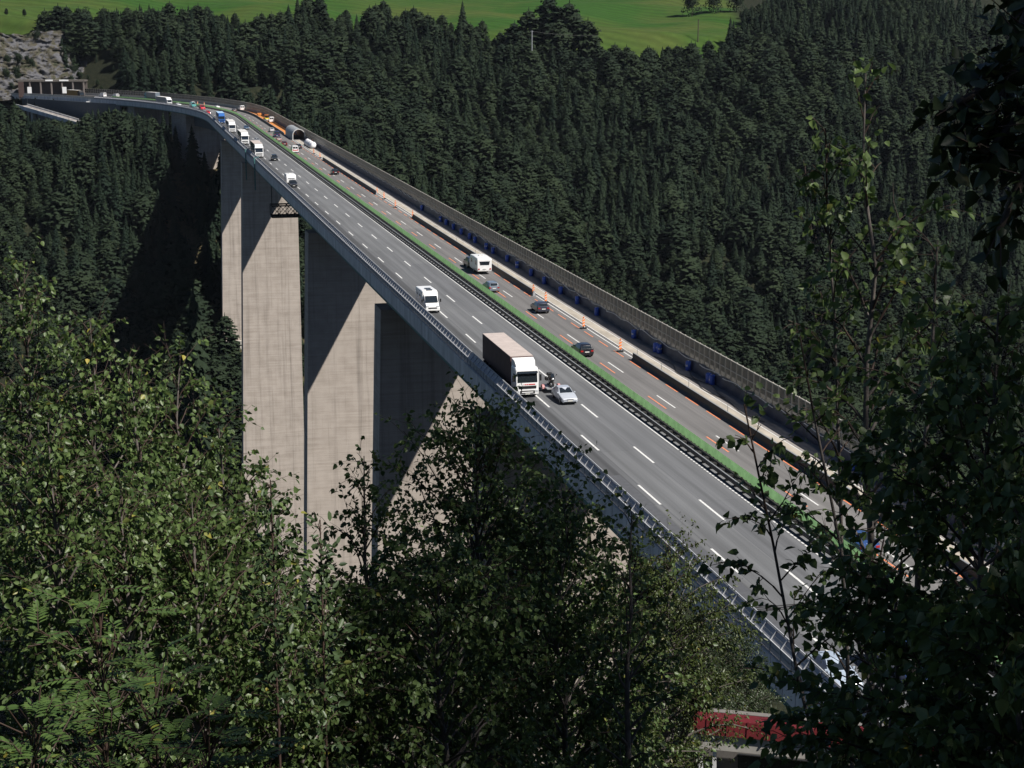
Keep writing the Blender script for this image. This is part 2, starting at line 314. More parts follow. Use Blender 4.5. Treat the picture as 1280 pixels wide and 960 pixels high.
def ground_mat():
    m,nt,b=nodes('hillside_ground'); L=nt.links.new
    tc=N(nt,'ShaderNodeTexCoord')
    n1=N(nt,'ShaderNodeTexNoise'); n1.inputs['Scale'].default_value=.06; n1.inputs['Detail'].default_value=8; L(tc.outputs['Object'],n1.inputs['Vector'])
    n2=N(nt,'ShaderNodeTexNoise'); n2.inputs['Scale'].default_value=.7; n2.inputs['Detail'].default_value=7; L(tc.outputs['Object'],n2.inputs['Vector'])
    rp=N(nt,'ShaderNodeValToRGB'); e=rp.color_ramp.elements
    e[0].position=.40; e[0].color=(.028,.036,.016,1); e[1].position=.66; e[1].color=(.095,.07,.045,1)
    k=e.new(.53); k.color=(.075,.062,.034,1)
    ad=N(nt,'ShaderNodeMath',operation='ADD'); L(n1.outputs['Fac'],ad.inputs[0]); L(n2.outputs['Fac'],ad.inputs[1])
    hf=N(nt,'ShaderNodeMath',operation='MULTIPLY'); hf.inputs[1].default_value=.5; L(ad.outputs[0],hf.inputs[0]); L(hf.outputs[0],rp.inputs['Fac'])
    at=N(nt,'ShaderNodeAttribute',attribute_name='meadow')
    n3=N(nt,'ShaderNodeTexNoise'); n3.inputs['Scale'].default_value=.012; n3.inputs['Detail'].default_value=5; n3.inputs['Distortion'].default_value=.6; L(tc.outputs['Object'],n3.inputs['Vector'])
    gp=N(nt,'ShaderNodeValToRGB'); e=gp.color_ramp.elements; e[0].position=.42; e[0].color=(.024,.064,.010,1); e[1].position=.64; e[1].color=(.050,.072,.016,1)
    L(n3.outputs['Fac'],gp.inputs['Fac'])
    n4=N(nt,'ShaderNodeTexNoise'); n4.inputs['Scale'].default_value=.25; n4.inputs['Detail'].default_value=8; L(tc.outputs['Object'],n4.inputs['Vector'])
    mr=N(nt,'ShaderNodeMapRange'); mr.inputs['To Min'].default_value=.7; mr.inputs['To Max'].default_value=1.3; L(n4.outputs['Fac'],mr.inputs['Value'])
    wv=N(nt,'ShaderNodeTexWave'); wv.bands_direction='DIAGONAL'; wv.inputs['Scale'].default_value=.035; wv.inputs['Distortion'].default_value=3.5; wv.inputs['Detail'].default_value=3; L(tc.outputs['Object'],wv.inputs['Vector'])
    wm=N(nt,'ShaderNodeMapRange'); wm.inputs['To Min'].default_value=.86; wm.inputs['To Max'].default_value=1.12; L(wv.outputs['Fac'],wm.inputs['Value'])
    wx=N(nt,'ShaderNodeMath',operation='MULTIPLY'); L(mr.outputs['Result'],wx.inputs[0]); L(wm.outputs['Result'],wx.inputs[1])
    sc=N(nt,'ShaderNodeVectorMath',operation='SCALE'); L(gp.outputs['Color'],sc.inputs[0]); L(wx.outputs[0],sc.inputs['Scale'])
    mx=N(nt,'ShaderNodeMix',data_type='RGBA'); L(at.outputs['Fac'],mx.inputs['Factor']); L(rp.outputs['Color'],mx.inputs['A']); L(sc.outputs[0],mx.inputs['B'])
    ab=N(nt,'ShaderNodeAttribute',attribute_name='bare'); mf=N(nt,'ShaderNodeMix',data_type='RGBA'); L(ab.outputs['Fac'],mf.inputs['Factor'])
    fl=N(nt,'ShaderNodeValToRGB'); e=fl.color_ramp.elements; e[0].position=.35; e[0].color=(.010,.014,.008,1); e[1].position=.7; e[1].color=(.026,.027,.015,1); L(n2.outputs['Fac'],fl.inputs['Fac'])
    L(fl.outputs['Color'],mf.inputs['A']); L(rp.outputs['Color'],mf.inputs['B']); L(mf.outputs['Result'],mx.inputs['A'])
    L(mx.outputs['Result'],b.inputs['Base Color']); b.inputs['Roughness'].default_value=.95; b.inputs['Specular IOR Level'].default_value=.1
    return m
M['ground']=ground_mat()
def rock_mat():
    m,nt,b=nodes('grey_rock'); L=nt.links.new
    tc=N(nt,'ShaderNodeTexCoord'); n1=N(nt,'ShaderNodeTexNoise'); n1.inputs['Scale'].default_value=.16; n1.inputs['Detail'].default_value=10; n1.inputs['Roughness'].default_value=.7; L(tc.outputs['Object'],n1.inputs['Vector'])
    rp=N(nt,'ShaderNodeValToRGB'); e=rp.color_ramp.elements; e[0].position=.36; e[0].color=(.022,.030,.014,1); e[1].position=.68; e[1].color=(.085,.086,.098,1)
    k=e.new(.45); k.color=(.055,.048,.030,1); k=e.new(.53); k.color=(.085,.085,.092,1)
    L(n1.outputs['Fac'],rp.inputs['Fac']); L(rp.outputs['Color'],b.inputs['Base Color']); b.inputs['Roughness'].default_value=.95
    bp=N(nt,'ShaderNodeBump'); bp.inputs['Strength'].default_value=.9; bp.inputs['Distance'].default_value=1.5; L(n1.outputs['Fac'],bp.inputs['Height']); L(bp.outputs['Normal'],b.inputs['Normal'])
    return m
M['rock']=rock_mat()

# ------------------------------------------------------------------ road alignment: straight, then a left-hand bend
S0=700.0; RB=400.0; SEND=1060.0
def W(s,o,z=0.0):
    if s<=S0: return (o,s,z)
    a=(s-S0)/RB
    return (-RB*(1-math.cos(a))+o*math.cos(a), S0+RB*math.sin(a)+o*math.sin(a), z)
def head(s): return 0.0 if s<=S0 else (s-S0)/RB      # rotation (left) of the along-road direction
def Ssam(a,b,st=8.0):
    out=[a]
    if a<S0: out.append(min(b,S0))
    if b>S0:
        n=max(1,int((b-max(a,S0))/st)); lo=max(a,S0)
        out+= [lo+(b-lo)*(i+1)/n for i in range(n)]
    return out
def sweep(mb, prof, a, b, st=8.0):       # closed cross-section prof [(o,z)] swept along the road
    return mb.loft([[W(s,o,z) for o,z in prof] for s in Ssam(a,b,st)])
def sbox(mb,a,b,o0,o1,z0,z1,st=8.0): return sweep(mb,[(o0,z0),(o1,z0),(o1,z1),(o0,z1)],a,b,st)
def strip(name,a,b,o0,o1,z,m,parent=None,kind=None,st=8.0):
    ss=Ssam(a,b,st); V=[];F=[];UV=[]
    for i,s in enumerate(ss):
        V+=[W(s,o0,z),W(s,o1,z)]; UV+=[(o0,s),(o1,s)]
        if i: F.append((2*i-2,2*i-1,2*i+1,2*i))
    me=bpy.data.meshes.new(name); me.from_pydata(V,[],F); uv=me.uv_layers.new(name='UVMap')
    for l in me.loops: uv.data[l.index].uv=UV[l.vertex_index]
    me.update()
    return link(name,me,m,parent,kind)

# ------------------------------------------------------------------ terrain
def smooth(a,b,x):
    t=np.clip((x-a)/(b-a),0,1); return t*t*(3-2*t)
def vnoise(x,y,sc,seed):
    r=np.random.default_rng(seed).random((64,64))
    u=x/sc+1000; v=y/sc+1000; i=np.floor(u).astype(int); j=np.floor(v).astype(int); fu=u-i; fv=v-j
    fu=fu*fu*(3-2*fu); fv=fv*fv*(3-2*fv)
    g=lambda a,b: r[a%64,b%64]
    return (g(i,j)*(1-fu)+g(i+1,j)*fu)*(1-fv)+(g(i,j+1)*(1-fu)+g(i+1,j+1)*fu)*fv-.5
def corr(x,y):                            # (along, offset) of ground points relative to the road
    x=np.asarray(x,float); y=np.asarray(y,float)
    cx,cy=-RB,S0
    o=np.where(y<S0,x,np.hypot(x-cx,y-cy)-RB)
    s=np.where(y<S0,y,S0+RB*np.arctan2(y-cy,x-cx))
    return s,o
def height(x,y):
    x=np.asarray(x,float); y=np.asarray(y,float)
    near=np.where(y<0,36.8-.45*y, 36.8-.62*y)
    near=np.maximum(near,-175)
    # far bank
    lf=np.where(y<778, -97+.70*(y-682), -29.8+.10*(y-778))
    lf=np.where(y>905, -1.3+.36*(y-905), lf); lf=np.minimum(lf, 37+.10*(y-1000))
    rf=np.minimum(-175+.43*(y-560), 30+.10*(y-1040))
    w=smooth(25,190,x)
    far=np.maximum(lf*(1-w)+rf*w,-175)
    h=np.maximum(near,far)
    h=h+vnoise(x,y,70,1)*10*smooth(150,400,y)+vnoise(x,y,22,2)*3.0*smooth(100,300,y)
    h=h+vnoise(x,y,5,3)*.7*smooth(4,25,np.abs(y))
    s,o=corr(x,y)
    side=np.maximum(np.maximum(-10-o,o-20),0)
    lim=-.9+side*.9
    lim=np.where((s>107)&(s<860),np.minimum(lim,-9+side*1.5),lim)
    on=(s>40)&(s<1100)&(y<1100)
    h=np.where(on,np.minimum(h,lim),h)
    h=np.where(on&(s>850)&(s<1015)&(o<-8.6)&(o>-60),np.minimum(h,-27+(o+8.6)*.15),h)
    return h
def meadow_mask(x,y):
    edge=np.where(x<-30,1006,np.where(x<60,1010,1035))-32*smooth(165,200,x)*(1-smooth(325,360,x))+vnoise(x,y,60,8)*50
    right=(x-372)*3.5
    edge=edge+np.maximum(right,0)
    return smooth(-6,6,y-edge)
xs=np.concatenate([np.arange(-640,-120,10),np.arange(-120,80,2.5),np.arange(80,1100,10)])
ys=np.concatenate([np.arange(-60,120,2.5),np.arange(120,540,12),np.arange(540,1150,4.5),np.arange(1150,3000,25)])
GX,GY=np.meshgrid(xs,ys); GZ=height(GX,GY)
nx,ny=len(xs),len(ys)
ii=np.arange(nx*ny).reshape(ny,nx)
F=np.stack([ii[:-1,:-1],ii[:-1,1:],ii[1:,1:],ii[1:,:-1]],-1).reshape(-1,4)
me=np_mesh('terrain',np.stack([GX,GY,GZ],-1),F,smooth=True)
at=me.attributes.new('meadow','FLOAT','POINT'); at.data.foreach_set('value',meadow_mask(GX,GY).ravel().astype(np.float32))
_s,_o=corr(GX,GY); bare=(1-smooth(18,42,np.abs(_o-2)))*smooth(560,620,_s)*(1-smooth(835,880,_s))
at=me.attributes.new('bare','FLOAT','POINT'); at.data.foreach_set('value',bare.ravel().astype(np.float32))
link('terrain',me,M['ground'],kind='structure')

# rock cliff beyond the far end of the bridge
def cliff():
    nu,nv=170,70; V=np.zeros((nv,nu,3))
    a=np.array([-152.,942.]); b=np.array([-24.,984.])
    d=(b-a)/np.linalg.norm(b-a); n=np.array([d[1],-d[0]])
    r=np.random.default_rng(5)
    U,Vv=np.meshgrid(np.linspace(0,1,nu),np.linspace(0,1,nv))
    top=34+8*np.sin(U*7)*.4-6*smooth(.75,1,U)-vnoise(U*60,U*0,9,12)*7
    z=-3+Vv*(top+3)
    P=a[None,None]+d[None,None]*(U*np.linalg.norm(b-a))[...,None]
    off=10-Vv*26+vnoise(U*130,Vv*40,14,21)*5+vnoise(U*130+Vv*34,Vv*60,2.6,22)*3.0+vnoise(U*130-Vv*40,Vv*90,1.1,23)*2.2+vnoise(U*130+Vv*60,Vv*120,.6,25)*1.0
    P=P+n[None,None]*off[...,None]
    V[...,0]=P[...,0];V[...,1]=P[...,1];V[...,2]=z+vnoise(U*130,Vv*40,4,24)*2
    i2=np.arange(nu*nv).reshape(nv,nu)
    F=np.stack([i2[:-1,:-1],i2[:-1,1:],i2[1:,1:],i2[1:,:-1]],-1).reshape(-1,4)
    global CLIFF_PTS
    CLIFF_PTS=[V[int(r.integers(8,66)),int(r.integers(4,165))].copy() for _ in range(46)]
    link('cliff',np_mesh('cliff',V,F),M['rock'],kind='structure')
cliff()

# ------------------------------------------------------------------ bridge
bridge=thing('highway_bridge','very tall concrete motorway bridge on huge rectangular piers spanning the forested valley','bridge')
mb=MB(); sweep(mb,[(-7.45,-.03),(17.75,-.03),(17.75,-.55),(13.5,-1.0),(-3.2,-1.0),(-7.45,-.55)],40,SEND); mb.build('deck_slab',M['fascia'],bridge)
mb=MB(); sweep(mb,[(0,-1.02),(10.6,-1.02),(10.6,-8.2),(0,-8.2)],107,800); mb.build('box_girder',M['girder'],bridge)
mb=MB()
for s in np.arange(112,800,6.0):          # cantilever brackets under both deck edges
    for (oa,ob) in ((-7.2,0.02),(10.58,17.5)):
        z0,z1=(-.9,-3.0) if oa<0 else (-3.0,-.9)
        mb.hexa([W(s-.12,oa,z0),W(s+.12,oa,z0),W(s+.12,ob,z1),W(s-.12,ob,z1),W(s-.12,oa,z0+.0+(.02 if oa<0 else 1.9)),W(s+.12,oa,z0+(.02 if oa<0 else 1.9)),W(s+.12,ob,-1.0),W(s-.12,ob,-1.0)])
mb.build('bracket',M['girder'],bridge,kind='stuff')
PIERS=[(682,-91),(572,-185),(375,-182),(269,-150),(188,-100)]
for y,zb in PIERS:
    mb=MB(); T=7.0
    rings=[]
    for z in np.linspace(-8.3,zb,14):
        l=-4-.031*(-10-z); rr=14.6
        rings.append([(l,y,z),(rr,y,z),(rr,y+T,z),(l,y+T,z)])
    mb.loft(rings)
    p=mb.build('pier',M['concrete'],bridge)
    if zb==-91:
        MB().box(-8.8,17,y-1.5,y+T+1.5,-112,-91.02).build('footing',M['concrete_pale'],p)
def skew_wall(s,o0,o1,z0,z1,t):
    return MB().hexa([W(s,o0,z0),W(s,o1,z0),W(s+t,o1,z0),W(s+t,o0,z0),W(s,o0,z1),W(s,o1,z1),W(s+t,o1,z1),W(s+t,o0,z1)])
skew_wall(788,-4,14.6,-70,-1.05,24).build('abutment',M['concrete'],bridge)
skew_wall(862,-4,14.6,-40,-1.05,8).build('pier',M['concrete'],bridge)
# edge beam: grey facing panels with open joints + teal drip channel
mb=MB(); s=64.0
while s<SEND-3:
    d=2.0 if s<S0 else 4.0
    sbox(mb,s+.05,s+d-.05,-7.62,-7.46,-1.75,.16); s+=d
mb.build('edge_beam_panels',M['fascia'],bridge)
mb=MB(); sbox(mb,64,SEND,-7.58,-7.36,-2.15,-1.80); mb.build('drip_channel',M['teal'],bridge)
mb=MB(); sweep(mb,[(17.78,-.45),(20.0,-.45),(20.0,.10),(17.78,.10)],64,SEND); mb.build('shadow_ledge',M['concrete_pale'],bridge)  # unseen ledge added past the barrier to set the deck's shadow line on the piers

strip('road',40,SEND,-7.44,17.70,0.0,M['asphalt'],kind='structure')
road=bpy.data.objects['road']
strip('road_patch',66,133,-7.40,-4.2,.004,M['asphalt_new'],road)
# markings
mb=MB()
def dash(mb,c,o,L,w,z=.008):
    ss=[c-L/2,c+L/2]; mb.add([W(ss[0],o-w/2,z),W(ss[0],o+w/2,z),W(ss[1],o+w/2,z),W(ss[1],o-w/2,z)],[(0,1,2,3)])
for k in range(-30,22):
    c=445.16-18*k; 
    if 66<c<1000: dash(mb,c,0,6,.2)
    c=144.6+18*(k+26)
    if 66<c<1000: dash(mb,c,-3.58,6,.2)
    c=177.3+18*(k+24)
    if 66<c<1000: dash(mb,c,8.97,6,.16)
mb.build('lane_marking',M['line'],road)
mb=MB()
def line(mb,a,b,o,w,z=.008):
    ss=Ssam(a,b); n=len(mb.v)
    V=[];F=[]
    for i,s in enumerate(ss):
        V+=[W(s,o-w/2,z),W(s,o+w/2,z)]
        if i: F.append((2*i-2,2*i-1,2*i+1,2*i))
    mb.add(V,F)
line(mb,140,1000,3.72,.2); line(mb,70,1000,12.55,.15)
for c in np.arange(70,140,.7): dash(mb,c,3.72,.5,.2)
mb.build('edge_line',M['line'],road)
mb=MB()
for k in range(-6,30):
    c=177.2+18*k
    if c<690: dash(mb,c,7.95,6,.16)
for c in np.arange(100,560,6.5): dash(mb,c+.3,11.65,4,.15)
mb.build('temporary_marking',M['orange_line'],road)
# bare concrete strip and work zone surfaces
strip('concrete_strip',64,560,13.05,14.5,.05,M['strip'],road)
mb=MB(); sbox(mb,64,560,13.0,13.15,.0,.06); sbox(mb,64,560,14.42,14.55,0,.062); mb.build('strip_edging',M['dirty_white'],road)
strip('work_surface',64,587,14.6,17.0,.012,M['walk'],road)
strip('waterproof_membrane',588,762,12.9,16.6,.014,M['orange_board'],road)
# expansion joint across the near lanes
mb=MB()
for d in (0,.35,.7): sbox(mb,98.0+d,98.0+d+.16,-7.2,3.4,.004,.02)
mb.build('expansion_joint',M['dark_steel'],road)

# ------------------------------------------------------------------ left windbreak
wb=thing('windbreak_fence','long windbreak of hazed clear panels on pale steel posts leaning over the left bridge edge','fence')
def wpost(mb,s):
    mb.bar(W(s,-7.40,.14),W(s,-7.40,.98),.09,.10,(0,1,0)); mb.bar(W(s,-7.40,.95),W(s,-6.90,1.58),.10,.08,(0,1,0))
ss=list(np.arange(72,900,1.7))
for s in ss[:100]:
    mb=MB(); wpost(mb,s); mb.build('post',M['pale_steel'],wb)
mb=MB()
for s in ss[100:]: wpost(mb,s)
mb.build('post',M['pale_steel'],wb,kind='stuff')
mb=MB(); 
for a,b in ((72,900),):
    rows=[]
    for s in Ssam(a,b): rows.append((W(s,-7.37,.22),W(s,-7.37,.95),W(s,-6.88,1.54)))
    V=[p for r in rows for p in r]; Fq=[]
    for i in range(len(rows)-1):
        for k in (0,1): Fq.append((3*i+k,3*i+k+1,3*i+4+k,3*i+3+k))
    mb.add(V,Fq)
o=mb.build('clear_panel',M['wind_panel'],wb); sm=o.modifiers.new('thick','SOLIDIFY'); sm.thickness=.012
mb=MB(); sbox(mb,72,900,-6.95,-6.88,1.57,1.64); sbox(mb,72,900,-7.44,-7.36,.94,1.0); mb.build('top_rail',M['pale_steel'],wb)
mb=MB(); sbox(mb,72,900,-7.50,-7.42,.17,.24); sbox(mb,72,900,-7.44,-7.38,.56,.61); sweep(mb,[(-7.16,1.22),(-7.11,1.22),(-7.11,1.27),(-7.16,1.27)],72,900); mb.build('foot_rail',M['steel'],wb)
# far end: the windbreak becomes a plain parapet wall
pw=MB(); sbox(pw,900,SEND,-7.40,-7.1,.02,1.25); tag(pw.build('parapet_wall',M['concrete_pale']),'pale grey parapet wall continuing the windbreak towards the far tunnel','wall')

# ------------------------------------------------------------------ right noise barrier
nb=thing('noise_barrier','tall beige framed noise barrier with smoked panels along the right bridge edge','fence')
ss=list(np.arange(66,985,1.65))
def npost(mb,s):
    mb.hexa([W(s-.06,17.0,.02),W(s+.06,17.0,.02),W(s+.06,17.16,.02),W(s-.06,17.16,.02),W(s-.06,17.0,3.62),W(s+.06,17.0,3.62),W(s+.06,17.16,3.62),W(s-.06,17.16,3.62)])
vis=[s for s in ss if 118<s<284][:100]
for s in vis:
    mb=MB(); npost(mb,s); mb.build('post',M['tan_steel'],nb)
mb=MB()
for s in ss:
    if s not in vis: npost(mb,s)
mb.build('post',M['tan_steel'],nb,kind='stuff')
mb=MB(); sbox(mb,66,985,17.06,17.085,1.32,3.5); mb.build('smoked_panel',M['noise_panel'],nb)
mb=MB(); sbox(mb,66,985,16.98,17.10,3.5,3.58); sbox(mb,66,985,16.985,17.05,2.40,2.50); sbox(mb,66,985,16.98,17.055,1.28,1.36); mb.build('rail',M['tan_steel'],nb)
mb=MB(); sbox(mb,66,985,17.1,17.35,.0,1.3); mb.build('base_wall',M['concrete_pale'],nb)
# tarpaulin hung over the lower wall, ruffled top edge
V=[];Fq=[]; sv=np.arange(112,585,.6); rr=np.random.default_rng(3)
tb=np.cumsum(rr.normal(0,.06,len(sv))); tb=tb-np.convolve(tb,np.ones(41)/41,'same')
for i,s in enumerate(sv):
    zt=1.32+.16*math.sin(s*.9)+.10*math.sin(s*.37+1)+tb[i]*.5
    for k in range(4):
        t=k/3; V.append(W(s,16.9-.12*(1-t)+.05*math.sin(s*2.1+k)+.03*rr.normal(),.02+t*zt))
    if i:
        for k in range(3): a=4*(i-1)+k; Fq.append((a,a+1,a+5,a+4))
me=np_mesh('tarpaulin',V,Fq,smooth=True); tp=link('tarpaulin',me,M['tarp']); tag(tp,'dark navy tarpaulin hung over the foot of the noise barrier','tarpaulin')
mb=MB()
for s0 in np.arange(120,560,7.3):
    pts=[W(s0+t*2.2,16.75,1.36+.13*math.sin(t*1.7+s0)) for t in np.linspace(0,3.1,8)]
    mb.tube(pts,.045,5)
tag(mb.build('hose',M['dirty_white']),'pale hose sagging along the top of the navy tarpaulin','hose')
mb=MB(); pts=[(182,15.2),(178,15.9),(172,14.8),(168,15.4),(163,14.6),(158,15.3),(152,14.7),(147,15.5)]
cs=[]
for i in range(len(pts)-1):
    for t in np.linspace(0,1,6)[:-1]:
        a=np.array(pts[i]);b=np.array(pts[i+1]); t2=t*t*(3-2*t); q=a*(1-t2)+b*t2; q[0]=a[0]*(1-t)+b[0]*t; cs.append(W(q[0],q[1],.1))
mb.tube(cs,.045,6); mb.tube([(p[0]+.8,p[1]-3,p[2]) for p in cs[4:22]],.04,6)
tag(mb.build('cable',M['cable']),'black cables snaking over the bare concrete beside the navy tarpaulin','cable')

# ------------------------------------------------------------------ median: twin dark steel rails and the green anti-glare screen
gr=thing('guard_rail','twin dark weathered steel guard rail between the two carriageways','guard rail')
W1=[(4.10,.28),(4.30,.28),(4.34,.45),(4.30,.62),(4.10,.62),(4.06,.45)]
mb=MB(); sweep(mb,W1,66,960); mb.build('rail_beam',M['dark_steel'],gr)
mb=MB(); sweep(mb,[(o+.72,z+.06) for o,z in W1],66,960); mb.build('rail_beam',M['dark_steel'],gr)
mb=MB(); sbox(mb,66,960,4.14,4.26,.626,.65); mb.build('rail_cap',M['steel'],gr)
sp=list(np.arange(67,960,2.0)); vis=[s for s in sp if 118<s<318]
def gpost(mb,s):
    for o,h in ((4.2,.30),(4.92,.36)): mb.hexa([W(s+a,o+b,c) for c in (.01,h) for a,b in ((-.06,-.05),(.06,-.05),(.06,.05),(-.06,.05))])
    mb.hexa([W(s+a,b,c) for c in (.48,.58) for a,b in ((-.28,4.32),(.28,4.32),(.28,4.84),(-.28,4.84))])
for s in vis:
    mb=MB(); gpost(mb,s); mb.build('post',M['dark_steel'],gr)
mb=MB()
for s in sp:
    if s not in vis: gpost(mb,s)
mb.build('post',M['dark_steel'],gr,kind='stuff')
gs=thing('anti_glare_screen','bright green ribbed anti-glare screen running along the median','screen')
sv=np.concatenate([np.arange(66,700,.16),np.arange(700,905,.5)])
V=np.zeros((len(sv),2,3))
for i,s in enumerate(sv):
    o=5.36+(.05 if i%2 else -.01); V[i,0]=W(s,o,.22); V[i,1]=W(s,o,1.30)
q=np.arange(len(sv)-1)*2
F=np.stack([q,q+2,q+3,q+1],-1)
o=link('ribbed_panel',np_mesh('ribbed_panel',V,F),M['glare'],gs); sm=o.modifiers.new('thick','SOLIDIFY'); sm.thickness=.0
o.modifiers.remove(sm)
mb=MB(); sbox(mb,66,905,5.18,5.30,.14,.24); mb.build('bottom_rail',M['dark_steel'],gs)
mb=MB()
for s in np.arange(66,905,1.0): mb.hexa([W(s+a,b,c) for c in (.44,.54) for a,b in ((-.1,5.04),(.1,5.0),(.1,5.3),(-.1,5.3))])
mb.build('bracket',M['dark_steel'],gs,kind='stuff')

# ------------------------------------------------------------------ temporary steel barriers in the work zone
def safety_barrier(a,b,label):
    t=thing('safety_barrier',label,'barrier',group='temporary barriers beside the work zone')
    mb=MB(); sweep(mb,[(12.0,.02),(12.55,.02),(12.40,.25),(12.36,.82),(12.20,.82),(12.16,.25)],a,b); mb.build('barrier_body',M['dark_steel'],t)
    mb=MB(); sbox(mb,a,b,12.20,12.36,.822,.86); mb.build('top_cap',M['steel'],t)
    mb=MB(); mb.hexa([W(a-.5,12.05,.02),W(a-.5,12.5,.02),W(a,12.5,.02),W(a,12.05,.02),W(a-.4,12.2,.7),W(a-.4,12.36,.7),W(a,12.36,.8),W(a,12.2,.8)]); mb.build('end_piece',M['steel'],t)
for a,b,l in ((70,181,'dark steel barrier nearest the camera beside the bare concrete strip'),
              (229,329,'dark steel barrier beside the white caravan on the far carriageway'),
              (377,477,'dark steel barrier starting beside the black hatchback far along the bridge'),
              (590,760,'dark barrier edging the orange work area near the bend')):
    safety_barrier(a,b,l)
for i,(s,o_) in enumerate([(181.6,12.75),(172.8,12.8),(163.7,12.85),(151.7,12.75),(255,12.75),(272,12.75),(288,12.75)]):
    LBL=['thin marker post at the end of the nearest steel barrier','second thin marker post along the nearest barrier','third thin marker post along the nearest barrier','fourth thin marker post along the nearest barrier','thin marker post right behind the white caravan','thin marker post on the concrete strip ahead of the caravan','farthest thin marker post on the concrete strip'][i]
    t=thing('marker_post',LBL,'marker post',W(s,o_+.2,.05),0,'thin marker posts on the concrete strip')
    MB().lathe((0,0,0),[(.12,0),(.12,.06),(.035,.09),(.035,1.15),(.02,1.18)],8).build('pole',M['steel'],t)
    MB().lathe((0,0,0),[(.045,.92),(.045,1.06)],8).build('reflector',M['dirty_white'],t)

# ------------------------------------------------------------------ beacons and drums
def make_beacon():
    t=thing('traffic_beacon','x','beacon')
    mb=MB(); mb.box(-.4,.4,-.22,.22,0,.12); mb.box(-.06,.06,-.06,.06,.12,.3); mb.build('foot',M['black'],t,bevel=.02)
    MB().box(-.16,.16,-.02,.02,.28,1.36).build('panel',M['beacon'],t)
    mb=MB()
    for z in (.42,.78,1.14):
        for y in (-.026,.026):
            mb.add([(-.15,y,z),(.15,y,z+.14),(.15,y,z+.26),(-.15,y,z+.12)],[(0,1,2,3)])
    mb.build('stripe',M['dirty_white'],t)
    MB().lathe((0,0,0),[(.07,1.36),(.09,1.42),(.07,1.56)],10).build('lamp',M['beacon'],t)
    return t
BS=[(185.8,12.15,'orange striped beacon nearest the camera, just past the near barrier end'),(201.6,12.05,'orange striped beacon between the two nearest black cars'),(222.0,12.3,'orange striped beacon standing behind the dark grey car'),(228.9,12.25,'orange striped beacon at the near end of the caravan barrier'),(328.3,12.1,'orange striped beacon at the far end of the caravan barrier'),(348.6,11.95,'orange striped beacon alone between two barriers'),(366.2,12.3,'orange striped beacon one step before the farther barrier'),(377.0,12.4,'orange striped beacon at the near end of the farther barrier'),(484.6,12.3,'orange beacon just in front of the arched shelter'),(500.0,12.3,'orange beacon nearest the arched shelter mouth'),(806,10.6,'tiny orange beacon at the bend beside the white car'),(818,11.5,'tiny orange beacon farthest round the bend')]
b0=make_beacon()
for i,(s,o_,l) in enumerate(BS):
    b=b0 if i==0 else copy_tree(b0)
    b.location=W(s,o_,.05); b.rotation_euler=(0,0,head(s)+rng.normal(0,.12)); b['label']=l; b['group']='orange traffic beacons along the work zone'
def make_drum():
    t=thing('blue_drum','x','drum')
    MB().lathe((0,0,0),[(.26,0),(.29,.03),(.29,.3),(.305,.33),(.29,.36),(.29,.62),(.305,.65),(.29,.68),(.28,.9),(.2,.95)],14).build('barrel_body',M['drum'],t,smooth=False)
    MB().lathe((.1,0,0),[(.06,.95),(.06,1.0)],8).build('cap',M['dirty_white'],t)
    mb=MB()
    for a in (-2.0,-1.2,-.5):
        x,y=.296*math.cos(a),.296*math.sin(a); x2,y2=.296*math.cos(a+.45),.296*math.sin(a+.45)
        mb.hexa([(x,y,.42),(x2,y2,.42),(x2*1.02,y2*1.02,.42),(x*1.02,y*1.02,.42),(x,y,.6),(x2,y2,.6),(x2*1.02,y2*1.02,.6),(x*1.02,y*1.02,.6)])
    mb.build('label_plate',M['dirty_white'],t)
    return t
d0=make_drum()
DR=[(342,),(321,),(315.5,),(308,),(300.5,),(293.3,),(288,),(279.1,),(273.4,),(263.5,),(256,),(247.2,),(238.9,),(229.2,),(220.3,),(210.7,),(193.8,),(184.9,),(183.9,),(173.7,),(166.9,),(165.9,),(129.6,),(122.5,)]
ORD=['first','second','third','fourth','fifth','sixth','seventh','eighth','ninth','tenth','eleventh','twelfth','thirteenth','fourteenth','fifteenth','sixteenth','seventeenth','eighteenth','nineteenth','twentieth','twenty-first','twenty-second','twenty-third','twenty-fourth']
for i,(s,) in enumerate(DR):
    b=d0 if i==0 else copy_tree(d0)
    b.location=W(s,16.45+rng.normal(0,.06),.02); b.rotation_euler=(0,0,rng.uniform(0,6)); b.scale=(1.15,1.15,1.15)
    b['label']='blue plastic drum by the navy tarpaulin, %s from the far end of the row'%ORD[i]; b['group']='blue drums along the navy tarpaulin'

